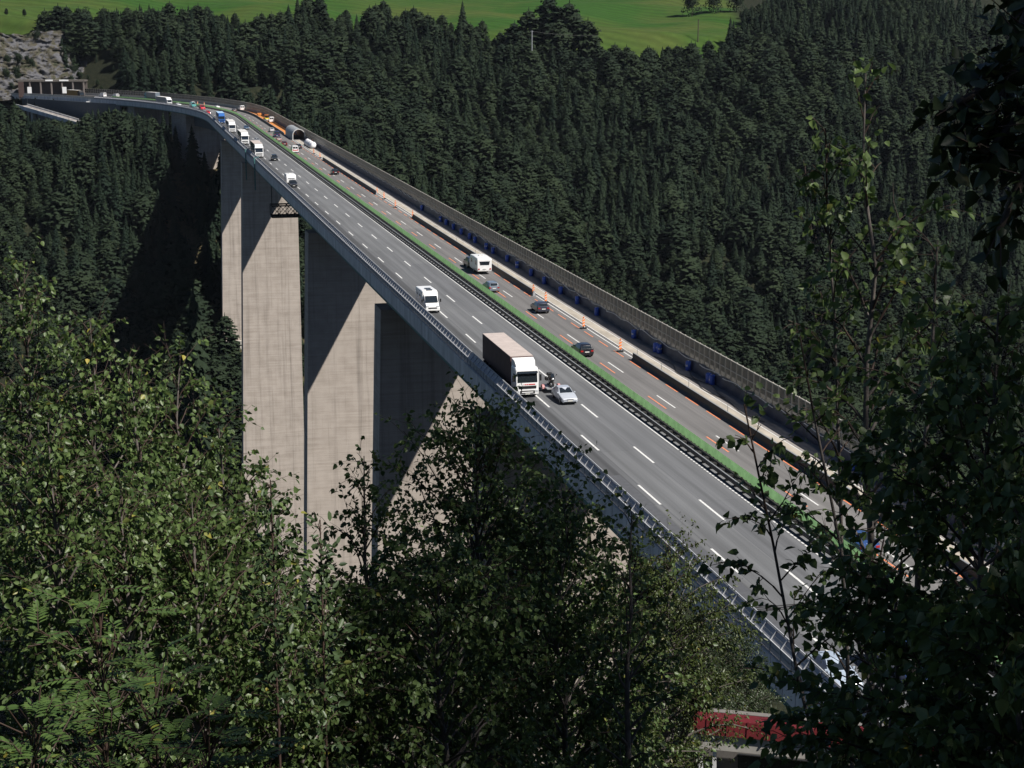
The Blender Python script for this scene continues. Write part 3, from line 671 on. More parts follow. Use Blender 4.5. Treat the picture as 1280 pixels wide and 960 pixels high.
# ------------------------------------------------------------------ vehicles (front towards +Y, origin on the ground)
def wheel(t,x,y,r,w=.22,rim=True):
    mb=MB().lathe((x-w/2,y,r),[(r*.75,0),(r*.97,.02),(r,.05),(r,w-.05),(r*.97,w-.02),(r*.75,w)],18,'x')
    wh=mb.build('wheel',M['rubber'],t)
    if rim:
        MB().lathe((x-w/2-.006,y,r),[(r*.62,0),(r*.62,w+.012)],14,'x').build('rim',M['alloy'],wh)
def inset(mb,quad,k=.88,off=.008):
    q=[Vector(p) for p in quad]; c=sum(q,Vector())/len(q); n=(q[1]-q[0]).cross(q[-1]-q[0])
    if n.length<1e-6: n=(q[2]-q[1]).cross(q[0]-q[1])
    n.normalize()
    mb.add([tuple(c+(p-c)*k+n*off) for p in q],[tuple(range(len(q)))])
SHAPES={ # y, bottom, belt, roof, roof half width factor
 'saloon':[(2.3,.38,.58,.60,.8),(2.22,.24,.66,.69,.86),(1.35,.22,.84,.88,.86),(.85,.22,.92,.96,.86),(-.05,.22,.95,1.40,.70),(-1.0,.22,.96,1.42,.70),(-1.7,.22,.97,1.06,.78),(-2.22,.26,.95,1.0,.82),(-2.3,.40,.78,.80,.8)],
 'hatchback':[(2.05,.38,.60,.62,.8),(1.97,.24,.70,.73,.86),(1.2,.22,.88,.92,.86),(.85,.22,.94,.98,.86),(.0,.22,.98,1.44,.72),(-1.2,.22,1.0,1.46,.70),(-1.75,.24,1.02,1.36,.70),(-2.02,.28,.98,1.02,.84),(-2.08,.40,.72,.75,.84)],
 'estate':[(2.3,.38,.60,.62,.8),(2.22,.24,.70,.73,.86),(1.35,.22,.88,.92,.86),(.9,.22,.94,.98,.86),(.0,.22,.98,1.45,.74),(-1.4,.22,1.0,1.48,.72),(-2.05,.24,1.02,1.42,.70),(-2.28,.28,.98,1.02,.84),(-2.33,.40,.72,.75,.84)],
 'suv':[(2.2,.42,.72,.76,.84),(2.12,.30,.86,.90,.88),(1.3,.30,1.02,1.06,.88),(.95,.30,1.06,1.10,.88),(.2,.30,1.10,1.68,.76),(-1.4,.30,1.12,1.70,.75),(-1.95,.32,1.14,1.62,.73),(-2.15,.34,1.1,1.14,.86),(-2.2,.45,.8,.84,.86)],
 'van':[(2.45,.40,.90,.94,.84),(2.38,.26,1.0,1.04,.88),(1.75,.26,1.16,1.2,.88),(1.55,.26,1.2,1.25,.88),(.85,.26,1.25,2.1,.80),(-1.9,.26,1.25,2.2,.82),(-2.4,.28,1.25,2.15,.80),(-2.45,.30,1.25,2.1,.80)],
}
def car(shape,col,label,s,o_,toward,cat='car',hw=.89,detail=True,stripe=None,group=None):
    st=SHAPES[shape]; t=thing('van' if shape=='van' else ('suv' if shape=='suv' else 'parked_car' if False else 'car'),label,cat,group=group)
    if shape=='van': hw=1.0
    rings=[]
    for y,zb,zs,zr,k in st:
        e=.80 if abs(y)>2.25 and shape!='van' else (.93 if abs(y)>2.0 and shape!='van' else 1.0); w=hw*e
        R_=[(w*.90,y,zb),(w,y,zb+.16),(w*1.005,y,(zb+zs)/2+.05),(w*.965,y,zs),(hw*k*e,y,zr-.02*(zr-zs>.2)),(hw*k*e*.55,y,zr+.02),(0,y,zr+.03)]
        rings.append(R_+[(-a,b,c) for a,b,c in R_[-2::-1]])
    mb=MB().loft(rings); body=mb.build('body',col,t,smooth=False)
    ms=body.modifiers.new('bevel','BEVEL'); ms.width=.035; ms.segments=2; ms.limit_method='ANGLE'; ms.angle_limit=R(20)
    n=13; g={'windscreen':MB(),'rear_window':MB(),'side_window':MB()}
    for i in range(len(st)-1):
        a,b=rings[i],rings[i+1]; d1=st[i][3]-st[i][2]; d2=st[i+1][3]-st[i+1][2]
        if shape=='van' and st[i+1][0]<-1.0 and d1>.3 and d2>.3 and st[i][0]<-1.8:
            continue
        if d1<.2<d2 or d2<.2<d1:
            nm='windscreen' if d1<d2 else 'rear_window'
            p=[a[4],a[8],b[8],b[4]] if nm=='windscreen' else [a[4],a[8],b[8],b[4]]
            p=[Vector(x) for x in p]; 
            g[nm].add([tuple(v+Vector((0,.012 if nm=='windscreen' else -.012,.035))) for v in [c0+(v0-c0)*.90 for c0 in [sum(p,Vector())/4] for v0 in p]],[(0,1,2,3)])
            for kk in ((3,4),(9,8)):
                q=[a[kk[0]],a[kk[1]],b[kk[1]],b[kk[0]]]
                if kk==(3,4): q=q[::-1]
                inset(g['side_window'],q,.8,.012)
        elif d1>.3 and d2>.3:
            if shape=='van' and st[i][0]<.9: 
                if st[i][0]<0.8: continue
            for kk in ((3,4),(9,8)):
                q=[a[kk[0]],a[kk[1]],b[kk[1]],b[kk[0]]]
                if kk==(3,4): q=q[::-1]
                inset(g['side_window'],q,.84,.012)
    if shape=='van':
        y=-2.462; g['rear_window'].add([(-.72,y,1.32),(-.72,y,1.92),(-.05,y,1.92),(-.05,y,1.32),(.05,y,1.32),(.05,y,1.92),(.72,y,1.92),(.72,y,1.32)],[(0,1,2,3),(4,5,6,7)])
    for nm,m_ in g.items():
        if m_.v: m_.build(nm,M['glass'],t)
    L=st[0][0]; Lr=st[-1][0]; zf=st[1][2]; zrr=st[-2][2]
    r=.31 if shape not in('suv','van') else .36
    for x in (-hw+.09,hw-.09):
        for y in (L-.85,Lr+.85): wheel(t,x,y,r,.22,detail)
    for sx in (-1,1):
        x=sx*hw*.66
        MB().box(x-.17,x+.17,L-.13,L-.02,zf-.17,zf-.04).build('headlight',M['lamp'],t,bevel=.02)
        MB().box(x-.16+sx*.04,x+.16+sx*.04,Lr-.015,Lr+.12,zrr-.3,zrr-.12).build('tail_light',M['tail'],t,bevel=.02)
        if detail:
            mb=MB(); mb.box(sx*(hw+.02)-.09,sx*(hw+.02)+.09,st[3][0]-.25,st[3][0]-.13,st[3][2]+.03,st[3][2]+.16); mb.build('wing_mirror',col,t,bevel=.02)
    mb=MB(); mb.box(-.26,.26,L+.0,L+.03,.40,.51); mb.build('number_plate',M['plate'],t)
    mb=MB(); mb.box(-.26,.26,Lr-.03,Lr,.62 if shape!='van' else .55,.73 if shape!='van' else .66); mb.build('number_plate',M['plate'],t)
    MB().box(-.36,.36,L-.05,L+.012,.53 if shape!='suv' else .6,.62 if shape!='suv' else .72).build('grille',M['black'],t)
    if detail: MB().box(-.62,.62,L-.03,L+.008,.27,.36).build('lower_intake',M['black'],t)
    if stripe:
        mb=MB(); 
        for sx in (-1,1): mb.box(sx*(hw+.004)-.006,sx*(hw+.004)+.006,-2.2,1.6,.75,.95)
        mb.box(-.8,.8,-2.475,-2.452,.72,.95); mb.build('stripe',stripe,t)
    c=(L+Lr)/2; off=(L-c)
    place(t,s+(off if toward else off),o_,toward)
    return t
def place(t,s,o_,toward):
    h=head(s); t.location=W(s,o_,.012); t.rotation_euler=(0,0,h+(math.pi if toward else 0))

P=lambda n,c,r=.28: paint('car_paint_'+n,c,r)
car('saloon',P('silver',(.42,.45,.50)),'silver saloon towing a motorcycle trailer, right beside the big white truck','silver'and 160.0,-1.25,True)
car('suv',P('black_a',(.012,.014,.02)),'dark car with lit headlights towing a white caravan towards the camera',397.3,-4.6,True)
car('suv',P('black_b',(.015,.02,.022)),'dark off-road car driving ahead of the nearest of the three white trucks',476.5,-1.6,True,'off-road car')
car('saloon',P('grey_a',(.30,.31,.33)),'small silver car half hidden beside the first of the three white trucks',551,-.3,True,detail=False)
car('saloon',P('blue_a',(.06,.10,.16)),'dark blue car in the inner lane beside the second white truck',621,1.75,True,detail=False)
car('hatchback',P('red',(.62,.02,.03)),'small bright red car in front of the red van at the bend',731,-4.9,True,detail=False)
car('van',P('red_b',(.55,.03,.05)),'red van behind the small red car at the bend',768,-.6,True,'van',detail=False)
car('van',P('teal',(.05,.28,.28)),'teal van far round the bend behind the red van',794,1.9,True,'van',detail=False)
car('hatchback',P('white_a',(.72,.73,.74)),'white car next to the teal van at the bend',806,-1.5,True,detail=False)
# far carriageway, driving away
car('suv',P('black_c',(.015,.016,.02)),'dark car pulling the large white caravan away from the camera',257.0,9.4,False)
car('estate',P('greyblue',(.16,.19,.23)),'grey blue estate car following the white caravan',232.4,7.2,False)
car('hatchback',P('navygrey',(.035,.038,.055)),'dark grey hatchback beside the striped beacon on the far carriageway',213.5,9.8,False)
car('hatchback',P('black_d',(.012,.012,.016)),'shiny black car half behind the green anti-glare screen',183.4,7.3,False)
car('hatchback',P('black_e',(.012,.013,.016)),'small black hatchback alone beside the farther dark barrier',428.6,9.6,False)
car('van',P('white_b',(.76,.76,.76)),'white van with a red stripe across its rear doors',505.0,7.3,False,'van',stripe=M['red_strip'])
car('saloon',P('black_f',(.02,.022,.03)),'dark car just right of the red striped white van',521,10.2,False,detail=False)
car('hatchback',P('maroon',(.10,.03,.035)),'maroon small car ahead of the red striped van',535,7.1,False,detail=False)
car('saloon',P('pinkgrey',(.34,.27,.27)),'pale greyish car behind the dark blue people carrier',556,7.4,False,detail=False)
car('van',P('navy',(.02,.03,.08)),'dark blue people carrier passing the arched shelter',576,8.6,False,'van',detail=False)
car('estate',P('silver_b',(.55,.56,.58)),'silver estate car farthest of the queue beside the orange work area',605,9.6,False,detail=False)
car('van',P('white_c',(.78,.78,.78)),'white works van parked on the orange membrane next to the yellow roller',664,15.0,False,'van',detail=False)
car('van',P('white_d',(.75,.76,.77)),'white works van at the far end of the orange membrane',757,14.9,False,'van',detail=False)
car('estate',P('brown_grey',(.13,.11,.11)),'brownish grey car entering the bend on the far carriageway',745,8.9,False,detail=False)
car('saloon',P('white_e',(.76,.77,.78)),'white car in the bend next to the green screen end',777,8.6,False,detail=False)
car('estate',P('white_f',(.7,.71,.72)),'white estate car beside the tiny beacons at the bend',818,9.6,False,detail=False)
car('van',P('white_g',(.76,.76,.76)),'white van by the far tunnel building near the lamp post',905,9,False,'van',detail=False)
car('van',P('white_h',(.74,.74,.74)),'white van beside the orange site cabin far away',921,11,False,'van',detail=False)
# behind the foreground leaves
car('saloon',P('blue_b',(.03,.07,.20)),'blue car seen through the dark birch leaves on the far carriageway',107,7.2,False)
car('saloon',P('pale_blue',(.34,.40,.48)),'pale blue car behind leaves close above the red roof',83.5,-5.2,True)
car('van',P('blue_c',(.025,.055,.16)),'dark blue van deep in the dark leaves at lower right',83.2,-.9,True,'van')

def truck(cabm,sidem,roofm,label,s,o_,toward=True,detail=True,length=16.3,name='articulated_truck',red=False):
    t=thing(name,label,'truck')
    hw=1.25; F_=length/2
    # cab loft: bottom/back to front
    rings=[]
    for y,zb,zt,k in ((F_-2.25,.55,3.15,1.0),(F_-.55,.45,3.20,1.0),(F_-.12,.40,2.95,.98),(F_,.38,1.55,.965),(F_+.03,.40,.75,.95)):
        w=hw*k; rings.append([(-w,y,zb),(w,y,zb),(w,y,zt-.15),(w*.93,y,zt),(-w*.93,y,zt),(-w,y,zt-.15)])
    MB().loft(rings).build('cab',cabm,t,bevel=.05)
    # air deflector up to trailer height
    mb=MB(); mb.loft([[(-1.2,F_-2.3,3.1),(1.2,F_-2.3,3.1),(1.2,F_-2.3,3.95),(-1.2,F_-2.3,3.95)],[(-1.12,F_-1.2,3.16),(1.12,F_-1.2,3.16),(1.12,F_-1.3,3.8),(-1.12,F_-1.3,3.8)],[(-1.02,F_-.75,3.16),(1.02,F_-.75,3.16),(1.0,F_-.85,3.32),(-1.0,F_-.85,3.32)]]); mb.build('air_deflector',cabm,t,bevel=.05)
    y0,y1=F_+.018,F_-.095
    mb=MB(); mb.add([(-1.08,y0,1.68),(1.08,y0,1.68),(1.06,y1,2.72),(-1.06,y1,2.72)],[(0,1,2,3)]); mb.build('windscreen',M['glass'],t)
    mb=MB(); mb.hexa([(-1.1,F_-.2,2.70),(1.1,F_-.2,2.70),(1.1,F_+.14,2.66),(-1.1,F_+.14,2.66),(-1.1,F_-.2,2.90),(1.1,F_-.2,2.90),(1.1,F_+.08,2.78),(-1.1,F_+.08,2.78)]); mb.build('sun_visor',M['glass'],t)
    mb=MB(); mb.box(-.95,.95,F_+.0,F_+.06,1.02,1.30); mb.box(-.80,.80,F_+.0,F_+.07,.50,.80); mb.build('grille',M['black'],t)
    MB().box(-.62,.62,F_+.04,F_+.085,.58,.68).build('bumper_bar',cabm,t)
    for sx in (-1,1):
        MB().box(sx*1.02-.14,sx*1.02+.14,F_+.0,F_+.06,.60,.86).build('headlight',M['lamp'],t,bevel=.02)
        MB().box(sx*1.48-.1,sx*1.48+.1,F_-.32,F_-.18,1.75,2.45).build('wing_mirror',M['black'],t,bevel=.03)
        mb=MB(); x=sx*1.262; mb.add([(x,F_-1.25,1.7),(x,F_-.35,1.7),(x,F_-.42,2.5),(x,F_-1.25,2.5)],[(0,1,2,3)]); mb.build('side_window',M['glass'],t)
    MB().box(-.26,.26,F_+.07,F_+.09,.40,.50).build('number_plate',M['plate'],t)
    if red:
        mb=MB()
        for x0,x1 in ((-.42,-.36),(-.28,-.16),(-.10,.06),(.12,.85)): mb.box(-x1,-x0,F_+.0,F_+.028,1.40,1.50)
        mb.build('lettering',M['red_strip'],t)
    bk=-F_
    tr=MB().box(-1.27,1.27,bk,F_-2.55,1.15,3.98).build('trailer_box',sidem,t,bevel=.03)
    MB().box(-1.25,1.25,bk+.02,F_-2.57,3.985,4.02).build('trailer_roof',roofm,tr)
    mb=MB()
    if detail:
        for y in np.arange(bk+.7,F_-2.7,.65):
            for sx in (-1,1): mb.box(sx*1.275-.008,sx*1.275+.008,y,y+.05,1.15,3.9)
        mb.build('curtain_strap',M['dark_steel'],tr)
    mb=MB(); mb.box(-.55,.55,bk+.3,F_-1.0,.75,1.1); mb.box(-1.2,1.2,bk+.05,bk+.2,.5,.9); mb.build('chassis',M['black'],t)
    mb=MB(); 
    for sx in (-1,1): mb.box(sx*1.2-.03,sx*1.2+.03,bk+4.6,F_-5.2,.55,1.05)
    mb.build('side_skirt',M['dark_steel'],t)
    for x in (-1.08,1.08):
        for y in (F_-1.2,F_-4.6,bk+1.6,bk+2.9,bk+4.2): wheel(t,x,y,.5,.3,detail)
    for sx in (-1,1): MB().box(sx*.95-.2,sx*.95+.2,bk-.02,bk+.04,.8,.95).build('tail_light',M['tail'],t)
    place(t,s+F_,o_,toward)
    return t
truck(M['white'],M['curtain_brown'],M['trailer_roof'],'large white truck with a dark brown curtain trailer, nearest on the bridge',164.3,-4.75,red=True)
truck(M['white'],paint('trailer_grey_side',(.10,.105,.11)),M['trailer_roof'],'white truck first in the line of three behind the dark off-road car',489,-5.0)
truck(M['white'],paint('trailer_brown_side',(.11,.10,.095)),M['dirty_white'],'white truck in the middle of the line of three',543,-4.9,detail=False)
truck(M['white'],paint('trailer_blue_side',(.05,.07,.12)),M['dirty_white'],'white truck last in the line of three, ahead of the blue truck',603,-4.8,detail=False)
truck(paint('truck_blue',(.03,.12,.38)),paint('trailer_blue',(.03,.10,.30)),mat('pale_blue_roof',(.30,.45,.62)),'blue truck behind the three white trucks',661,-4.8,detail=False)
truck(M['white'],paint('trailer_pale',(.34,.37,.36)),M['dirty_white'],'white cab truck with a long grey trailer at the start of the bend',812,-4.6,detail=False)
truck(M['black'],M['brown_box'],M['dirty_white'],'brown box truck with black cab far away before the tunnel',918,-4.7,detail=False,length=13)
truck(paint('truck_teal',(.06,.26,.30)),paint('trailer_slate',(.14,.17,.20)),M['dirty_white'],'teal cab truck turning away behind the bend next to the noise barrier',868,12.0,False,detail=False,length=13)

def motorhome():
    t=thing('motorhome','white motorhome with dark roof hatches in the outer lane behind the big truck','motorhome')
    rings=[]
    for y,zb,zt,k in ((-3.4,.4,2.75,1),(.9,.4,2.85,1),(1.7,.4,2.72,.97)):
        w=1.12*k; rings.append([(-w,y,zb),(w,y,zb),(w,y,zt-.15),(w*.9,y,zt),(-w*.9,y,zt),(-w,y,zt-.15)])
    MB().loft(rings).build('body',M['white'],t,bevel=.06)
    rings=[]
    for y,zb,zt,k in ((1.65,.4,2.45,.94),(2.2,.38,2.2,.93),(2.85,.36,1.36,.92),(3.4,.34,1.12,.9),(3.5,.38,.85,.86)):
        w=1.12*k; rings.append([(-w,y,zb),(w,y,zb),(w,y,zb+.55*(zt-zb)),(w*.86,y,zt),(-w*.86,y,zt),(-w,y,zb+.55*(zt-zb))])
    MB().loft(rings).build('cab',M['white'],t,bevel=.04)
    mb=MB(); mb.add([(-.86,2.90,1.42),(.86,2.90,1.42),(.82,2.24,2.24),(-.82,2.24,2.24)],[(0,1,2,3)]); mb.build('windscreen',M['glass'],t)
    for y0,y1 in ((.7,1.2),(-.6,.0)): MB().box(-.42,.42,y0,y1,2.80,2.93).build('roof_hatch',M['glass'],t,bevel=.02)
    for sx in (-1,1):
        x=sx*1.135
        for y0,y1 in ((-2.7,-1.7),(-.7,.5)): MB().add([(x,y0,1.5),(x,y1,1.5),(x,y1,2.1),(x,y0,2.1)],[(0,1,2,3)]).build('side_window',M['glass'],t)
        x=sx*1.06; MB().add([(x,1.9,1.45),(x,2.6,1.45),(x*.95,2.2,2.05),(x*.95,1.9,2.05)],[(0,1,2,3)]).build('cab_window',M['glass'],t)
        MB().box(sx*.72-.2,sx*.72+.2,3.38,3.52,.92,1.08).build('headlight',M['lamp'],t,bevel=.03)
        MB().box(sx*1.28-.1,sx*1.28+.1,2.42,2.55,1.4,1.85).build('wing_mirror',M['black'],t,bevel=.03)
    MB().box(-.6,.6,3.46,3.53,.66,.84).build('grille',M['black'],t,bevel=.02)
    MB().box(-.26,.26,3.52,3.55,.42,.53).build('number_plate',M['plate'],t)
    for x in (-.98,.98):
        for y in (2.6,-1.6): wheel(t,x,y,.36,.24)
    place(t,217.4+3.5,-4.85,True)
motorhome()
def caravan(label,s,o_,toward,detail):
    t=thing('caravan',label,'caravan'); rings=[]
    for y,zb,zt in ((-3.0,.75,2.35),(-2.85,.5,2.55),(0,.42,2.62),(2.5,.42,2.55),(3.0,.6,2.0),(3.05,.75,1.6)):
        w=1.15; rings.append([(-w,y,zb),(w,y,zb),(w,y,zt-.12),(w*.92,y,zt),(-w*.92,y,zt),(-w,y,zt-.12)])
    MB().loft(rings).build('body',M['white'],t,bevel=.07)
    mb=MB(); mb.add([(-.72,-3.02,1.5),(-.85,-3.02,2.08),(.85,-3.02,2.08),(.72,-3.02,1.5)],[(0,1,2,3)]); mb.build('rear_window',M['glass'],t)
    mb=MB(); mb.add([(-.8,3.07,1.62),(.8,3.07,1.62),(.78,2.93,2.1),(-.78,2.93,2.1)],[(3,2,1,0)]); mb.build('front_window',M['glass'],t)
    for sx in (-1,1):
        x=sx*1.165
        for y0,y1,z0 in ((-2.2,-1.3,1.45),(.9,2.0,1.45)): MB().add([(x,y0,z0),(x,y1,z0),(x,y1,2.1),(x,y0,2.1)],[(0,1,2,3)]).build('side_window',M['glass'],t)
        MB().box(sx*.92-.12,sx*.92+.12,-3.06,-2.98,.78,.98).build('tail_light',M['tail'],t)
        wheel(t,sx*1.06,-.2,.33,.2)
    MB().box(-.35,.35,-.4,.3,2.62,2.72).build('roof_hatch',M['dirty_white'],t,bevel=.03)
    mb=MB(); mb.box(-1.1,1.1,-3.08,-2.95,.55,.70); mb.build('bumper',M['dirty_white'],t)
    MB().box(-.26,.26,-3.10,-3.07,.86,.97).build('number_plate',M['plate'],t)
    mb=MB(); mb.bar((-.6,3.0,.5),(0,4.2,.45),.1); mb.bar((.6,3.0,.5),(0,4.2,.45),.1); mb.build('drawbar',M['steel'],t)
    place(t,s,o_,toward)
caravan('white caravan with a wide dark rear window driving away on the far carriageway',250.4+3,9.75,False,True)
caravan('white caravan towed towards the camera by the dark car with lit headlights',397.3+4.6+4.3,-4.6,True,True)

def moto_trailer():
    t=thing('motorcycle_trailer','small trailer with pinkish mudguards hitched behind the silver saloon','trailer')
    mb=MB(); mb.box(-.75,.75,-1.2,1.2,.42,.52); mb.bar((0,1.2,.46),(0,2.3,.42),.1); mb.build('trailer_bed',M['steel'],t)
    MB().box(-.16,.16,-1.3,1.1,.525,.58).build('wheel_channel',M['dark_steel'],t)
    for sx in (-1,1):
        wheel(t,sx*.88,-.2,.3,.18)
        pts=[(sx*.88,-.2+.4*math.cos(a),.32+.4*math.sin(a)) for a in np.linspace(0,math.pi,8)]
        mb=MB()
        for i in range(7): mb.bar(pts[i],pts[i+1],.26,.03,(1,0,0)) if False else mb.bar(pts[i],pts[i+1],.26,.03)
        mb.build('mudguard',mat('pink_red_guard',(.45,.22,.22)),t)
        MB().box(sx*.6-.12,sx*.6+.12,-1.25,-1.2,.44,.54).build('tail_light',M['tail'],t)
    place(t,167.0,-1.45,True)
moto_trailer()
def motorcycle():
    t=thing('motorcycle','black touring motorcycle with panniers strapped on the small trailer','motorcycle')
    for y in (.78,-.72):
        mb=MB().lathe((-.07,y,.31),[(.2,0),(.29,.01),(.31,.05),(.31,.09),(.29,.13),(.2,.14)],18,'x'); w=mb.build('wheel',M['rubber'],t)
        MB().lathe((-.075,y,.31),[(.18,0),(.18,.15)],12,'x').build('rim',M['alloy'],w)
    rings=[]
    for y,z,w,h in ((.75,.72,.10,.12),(.55,.82,.26,.30),(.25,.72,.24,.42),(-.15,.62,.20,.34),(-.5,.72,.18,.22),(-.8,.82,.16,.12)):
        rings.append([(w*math.cos(a),y,z+h*math.sin(a)) for a in np.linspace(0,2*math.pi,10,endpoint=False)])
    MB().loft(rings).build('fairing',paint('bike_black',(.012,.012,.014)),t,smooth=True)
    rings=[[(.14*k*math.cos(a),y,.93+.07*math.sin(a)) for a in np.linspace(0,2*math.pi,8,endpoint=False)] for y,k in ((.1,.7),(-.2,1.2),(-.6,1.2),(-.75,.8))]
    MB().loft(rings).build('saddle',M['rubber'],t,smooth=True)
    MB().box(-.28,.28,-1.02,-.62,.98,1.28).build('top_case',M['black'],t,bevel=.06)
    for sx in (-1,1): 
        MB().box(sx*.36-.14,sx*.36+.14,-.95,-.35,.48,.86).build('pannier',M['black'],t,bevel=.05)
        MB().bar((sx*.42,.42,1.18),(sx*.52,.40,1.30),.1,.05).build('wing_mirror',M['black'],t)
    mb=MB(); mb.tube([(-.42,.32,1.08),(-.2,.45,1.06),(.2,.45,1.06),(.42,.32,1.08)],.018,6); mb.build('handlebar',M['dark_steel'],t)
    mb=MB(); mb.add([(-.2,.62,1.02),(.2,.62,1.02),(.16,.45,1.42),(-.16,.45,1.42)],[(0,1,2,3)]); mb.build('windshield',M['glass'],t)
    MB().box(-.12,.12,.74,.80,.78,.92).build('headlight',M['lamp'],t,bevel=.03)
    place(t,167.0,-1.45,True); t.location.z=.6
motorcycle()

# ------------------------------------------------------------------ work zone objects
t=thing('arched_shelter','grey corrugated arched work shelter on the bridge beside the noise barrier','shelter')
mb=MB(); RA=2.05; rings=[]
for i,s in enumerate(np.arange(563,588.1,.5)):
    q=RA+(.04 if i%2 else 0)
    rings.append([W(s,14.7-q*math.cos(a),.02+1.45*(1 if 0<a<math.pi else 0)+q*1.0*math.sin(a)) for a in np.linspace(0,math.pi,15)])
mb.loft(rings,closed=False); o=mb.build('corrugated_shell',M['arch'],t); sm=o.modifiers.new('thick','SOLIDIFY'); sm.thickness=.05
mb=MB(); pts=[W(562.85,14.7-2.08*math.cos(a),.02+1.45*(1 if 0<a<math.pi else 0)+2.08*math.sin(a)) for a in np.linspace(0,math.pi,15)]
for i in range(14): mb.bar(pts[i],pts[i+1],.22,.22)
mb.build('front_frame',M['dirty_white'],t)
t=thing('covered_machine','long machine wrapped in white tarpaulin in front of the arched shelter','machine',W(530,14.7,.02))
rings=[]
for i,y in enumerate(np.linspace(-9,9,19)):
    w=1.0+.12*math.sin(i*1.9); h=1.7+.25*math.sin(i*1.3)
    if i in (0,18): w*=.7; h*=.75
    rings.append([(w*math.cos(a)+.05*math.sin(i),y,.2+h*abs(math.sin(a))**.7) for a in np.linspace(0,math.pi,9)])
MB().loft(rings).build('tarpaulin_cover',M['white_tarp'],t,smooth=True)
mb=MB()
for y in (-7,-2,3,7): mb.box(-1.05,1.05,y,y+.5,.0,.3)
mb.build('support',M['black'],t)
t=thing('road_roller','small yellow and orange road roller on the orange membrane','roller',W(672,13.6,.02))
mb=MB(); mb.lathe((-.8,1.0,.6),[(.58,0),(.6,.05),(.6,1.55),(.58,1.6)],20,'x'); mb.build('front_drum',M['steel'],t)
mb=MB(); mb.lathe((-.8,-1.0,.6),[(.58,0),(.6,.05),(.6,1.55),(.58,1.6)],20,'x'); mb.build('rear_drum',M['steel'],t)
mb=MB(); mb.box(-.75,.75,-1.5,1.5,.75,1.35); mb.build('frame_body',M['hivis'],t,bevel=.08)
mb=MB(); mb.box(-.5,.5,-.7,-.2,1.36,1.95); mb.build('seat',M['black'],t,bevel=.05)
mb=MB()
for x in (-.65,.65):
    for y in (-.9,.5): mb.bar((x,y,1.35),(x,y,2.5),.07)
mb.build('roof_post',M['black'],t)
MB().box(-.8,.8,-1.1,.7,2.5,2.6).build('roof',M['hivis_o'],t,bevel=.03)
def machine_pile(s,o_,label):
    t=thing('material_stack',label,'stack',W(s,o_,.02))
    mb=MB()
    for i in range(4): mb.box(-1.0,1.0,-2+i*1.0,-1.1+i*1.0,.1,.7+.3*(i%2))
    mb.build('crates',M['orange_board'],t,bevel=.03)
    MB().box(-1.1,1.1,-2.1,2.0,0,.1).build('pallet',M['brown_box'],t)
machine_pile(684,14.6,'low stack of orange brown boards beside the roller'); 
machine_pile(715,14.9,'farther low stack of orange brown boards on the membrane')
def person(s,o_,rz,top,label):
    t=thing('person',label,'person',W(s,o_,.02),rz)
    v=[(0,0,.95),(0,0,1.2),(0,.02,1.42),(0,.02,1.55),(0,.04,1.68),(-.1,0,.88),(-.12,.05,.48),(-.12,.0,.06),(-.12,.12,.03),(.1,0,.88),(.12,-.02,.48),(.13,-.1,.06),(.13,.02,.03),(-.2,.0,1.42),(-.27,.0,1.15),(-.24,.14,.92),(.2,.0,1.42),(.27,.03,1.15),(.22,.2,.98)]
    e=[(0,1),(1,2),(2,3),(3,4),(0,5),(5,6),(6,7),(7,8),(0,9),(9,10),(10,11),(11,12),(2,13),(13,14),(14,15),(2,16),(16,17),(17,18)]
    rad=[.15,.14,.16,.06,.1,.1,.075,.05,.045,.1,.075,.05,.045,.07,.05,.04,.07,.05,.04]
    me=bpy.data.meshes.new('body'); me.from_pydata(v,e,[]); o=link('body',me,M['dark_cloth'],t)
    o.modifiers.new('skin','SKIN'); sk=me.skin_vertices[0].data
    for i,r in enumerate(rad): sk[i].radius=(r,r)
    sk[0].use_root=True
    ss_=o.modifiers.new('sub','SUBSURF'); ss_.levels=1; ss_.render_levels=1
    MB().lathe((0,.02,0),[(.19,.98),(.20,1.2),(.21,1.4),(.12,1.5)],12).build('jacket',top,t,smooth=True)
    MB().lathe((0,.04,0),[(.125,1.70),(.12,1.76),(.06,1.82)],10).build('hat',top,t,smooth=True)
    MB().lathe((0,.05,0),[(.05,1.54),(.09,1.6),(.1,1.68),(.09,1.71)],10).build('face',M['skin'],t,smooth=True)
person(668,13.0,.5,M['hivis'],'worker in a yellow jacket standing beside the road roller')
person(537,16.3,2.0,M['hivis_o'],'worker in dark trousers standing by the noise barrier near the shelter')

# maintenance scaffold hung under the girder (dark truss) and the green gantry arms on the deck edge
t=thing('inspection_scaffold','dark lattice maintenance scaffold hung under the bridge beside a lit pier','scaffold')
mb=MB(); y0,y1,x0,x1,z0,z1=436,441,-6.6,4.0,-11.4,-8.5
for y in (y0,y1):
    for z in (z0,z1): mb.bar((x0,y,z),(x1,y,z),.35)
    for i,x in enumerate(np.linspace(x0,x1,6)):
        mb.bar((x,y,z0),(x,y,z1),.2)
        if i<5: mb.bar((x,y,z0),(x+2.6,y,z1),.14); mb.bar((x+2.6,y,z0),(x,y,z1),.14)
for x in (x0,-1,x1):
    for z in (z0,z1): mb.bar((x,y0,z),(x,y1,z),.22)
mb.build('lattice_frame',M['dark_steel'],t)
MB().box(x0,x1,y0,y1,z0-.3,z0-.18).build('platform',M['dark_steel'],t)
mb=MB()
for x in (x0+.2,x1-.2): mb.bar((x,y0+2,z1),(x,y0+2,-1.1),.2)
mb.build('hanger',M['dark_steel'],t)
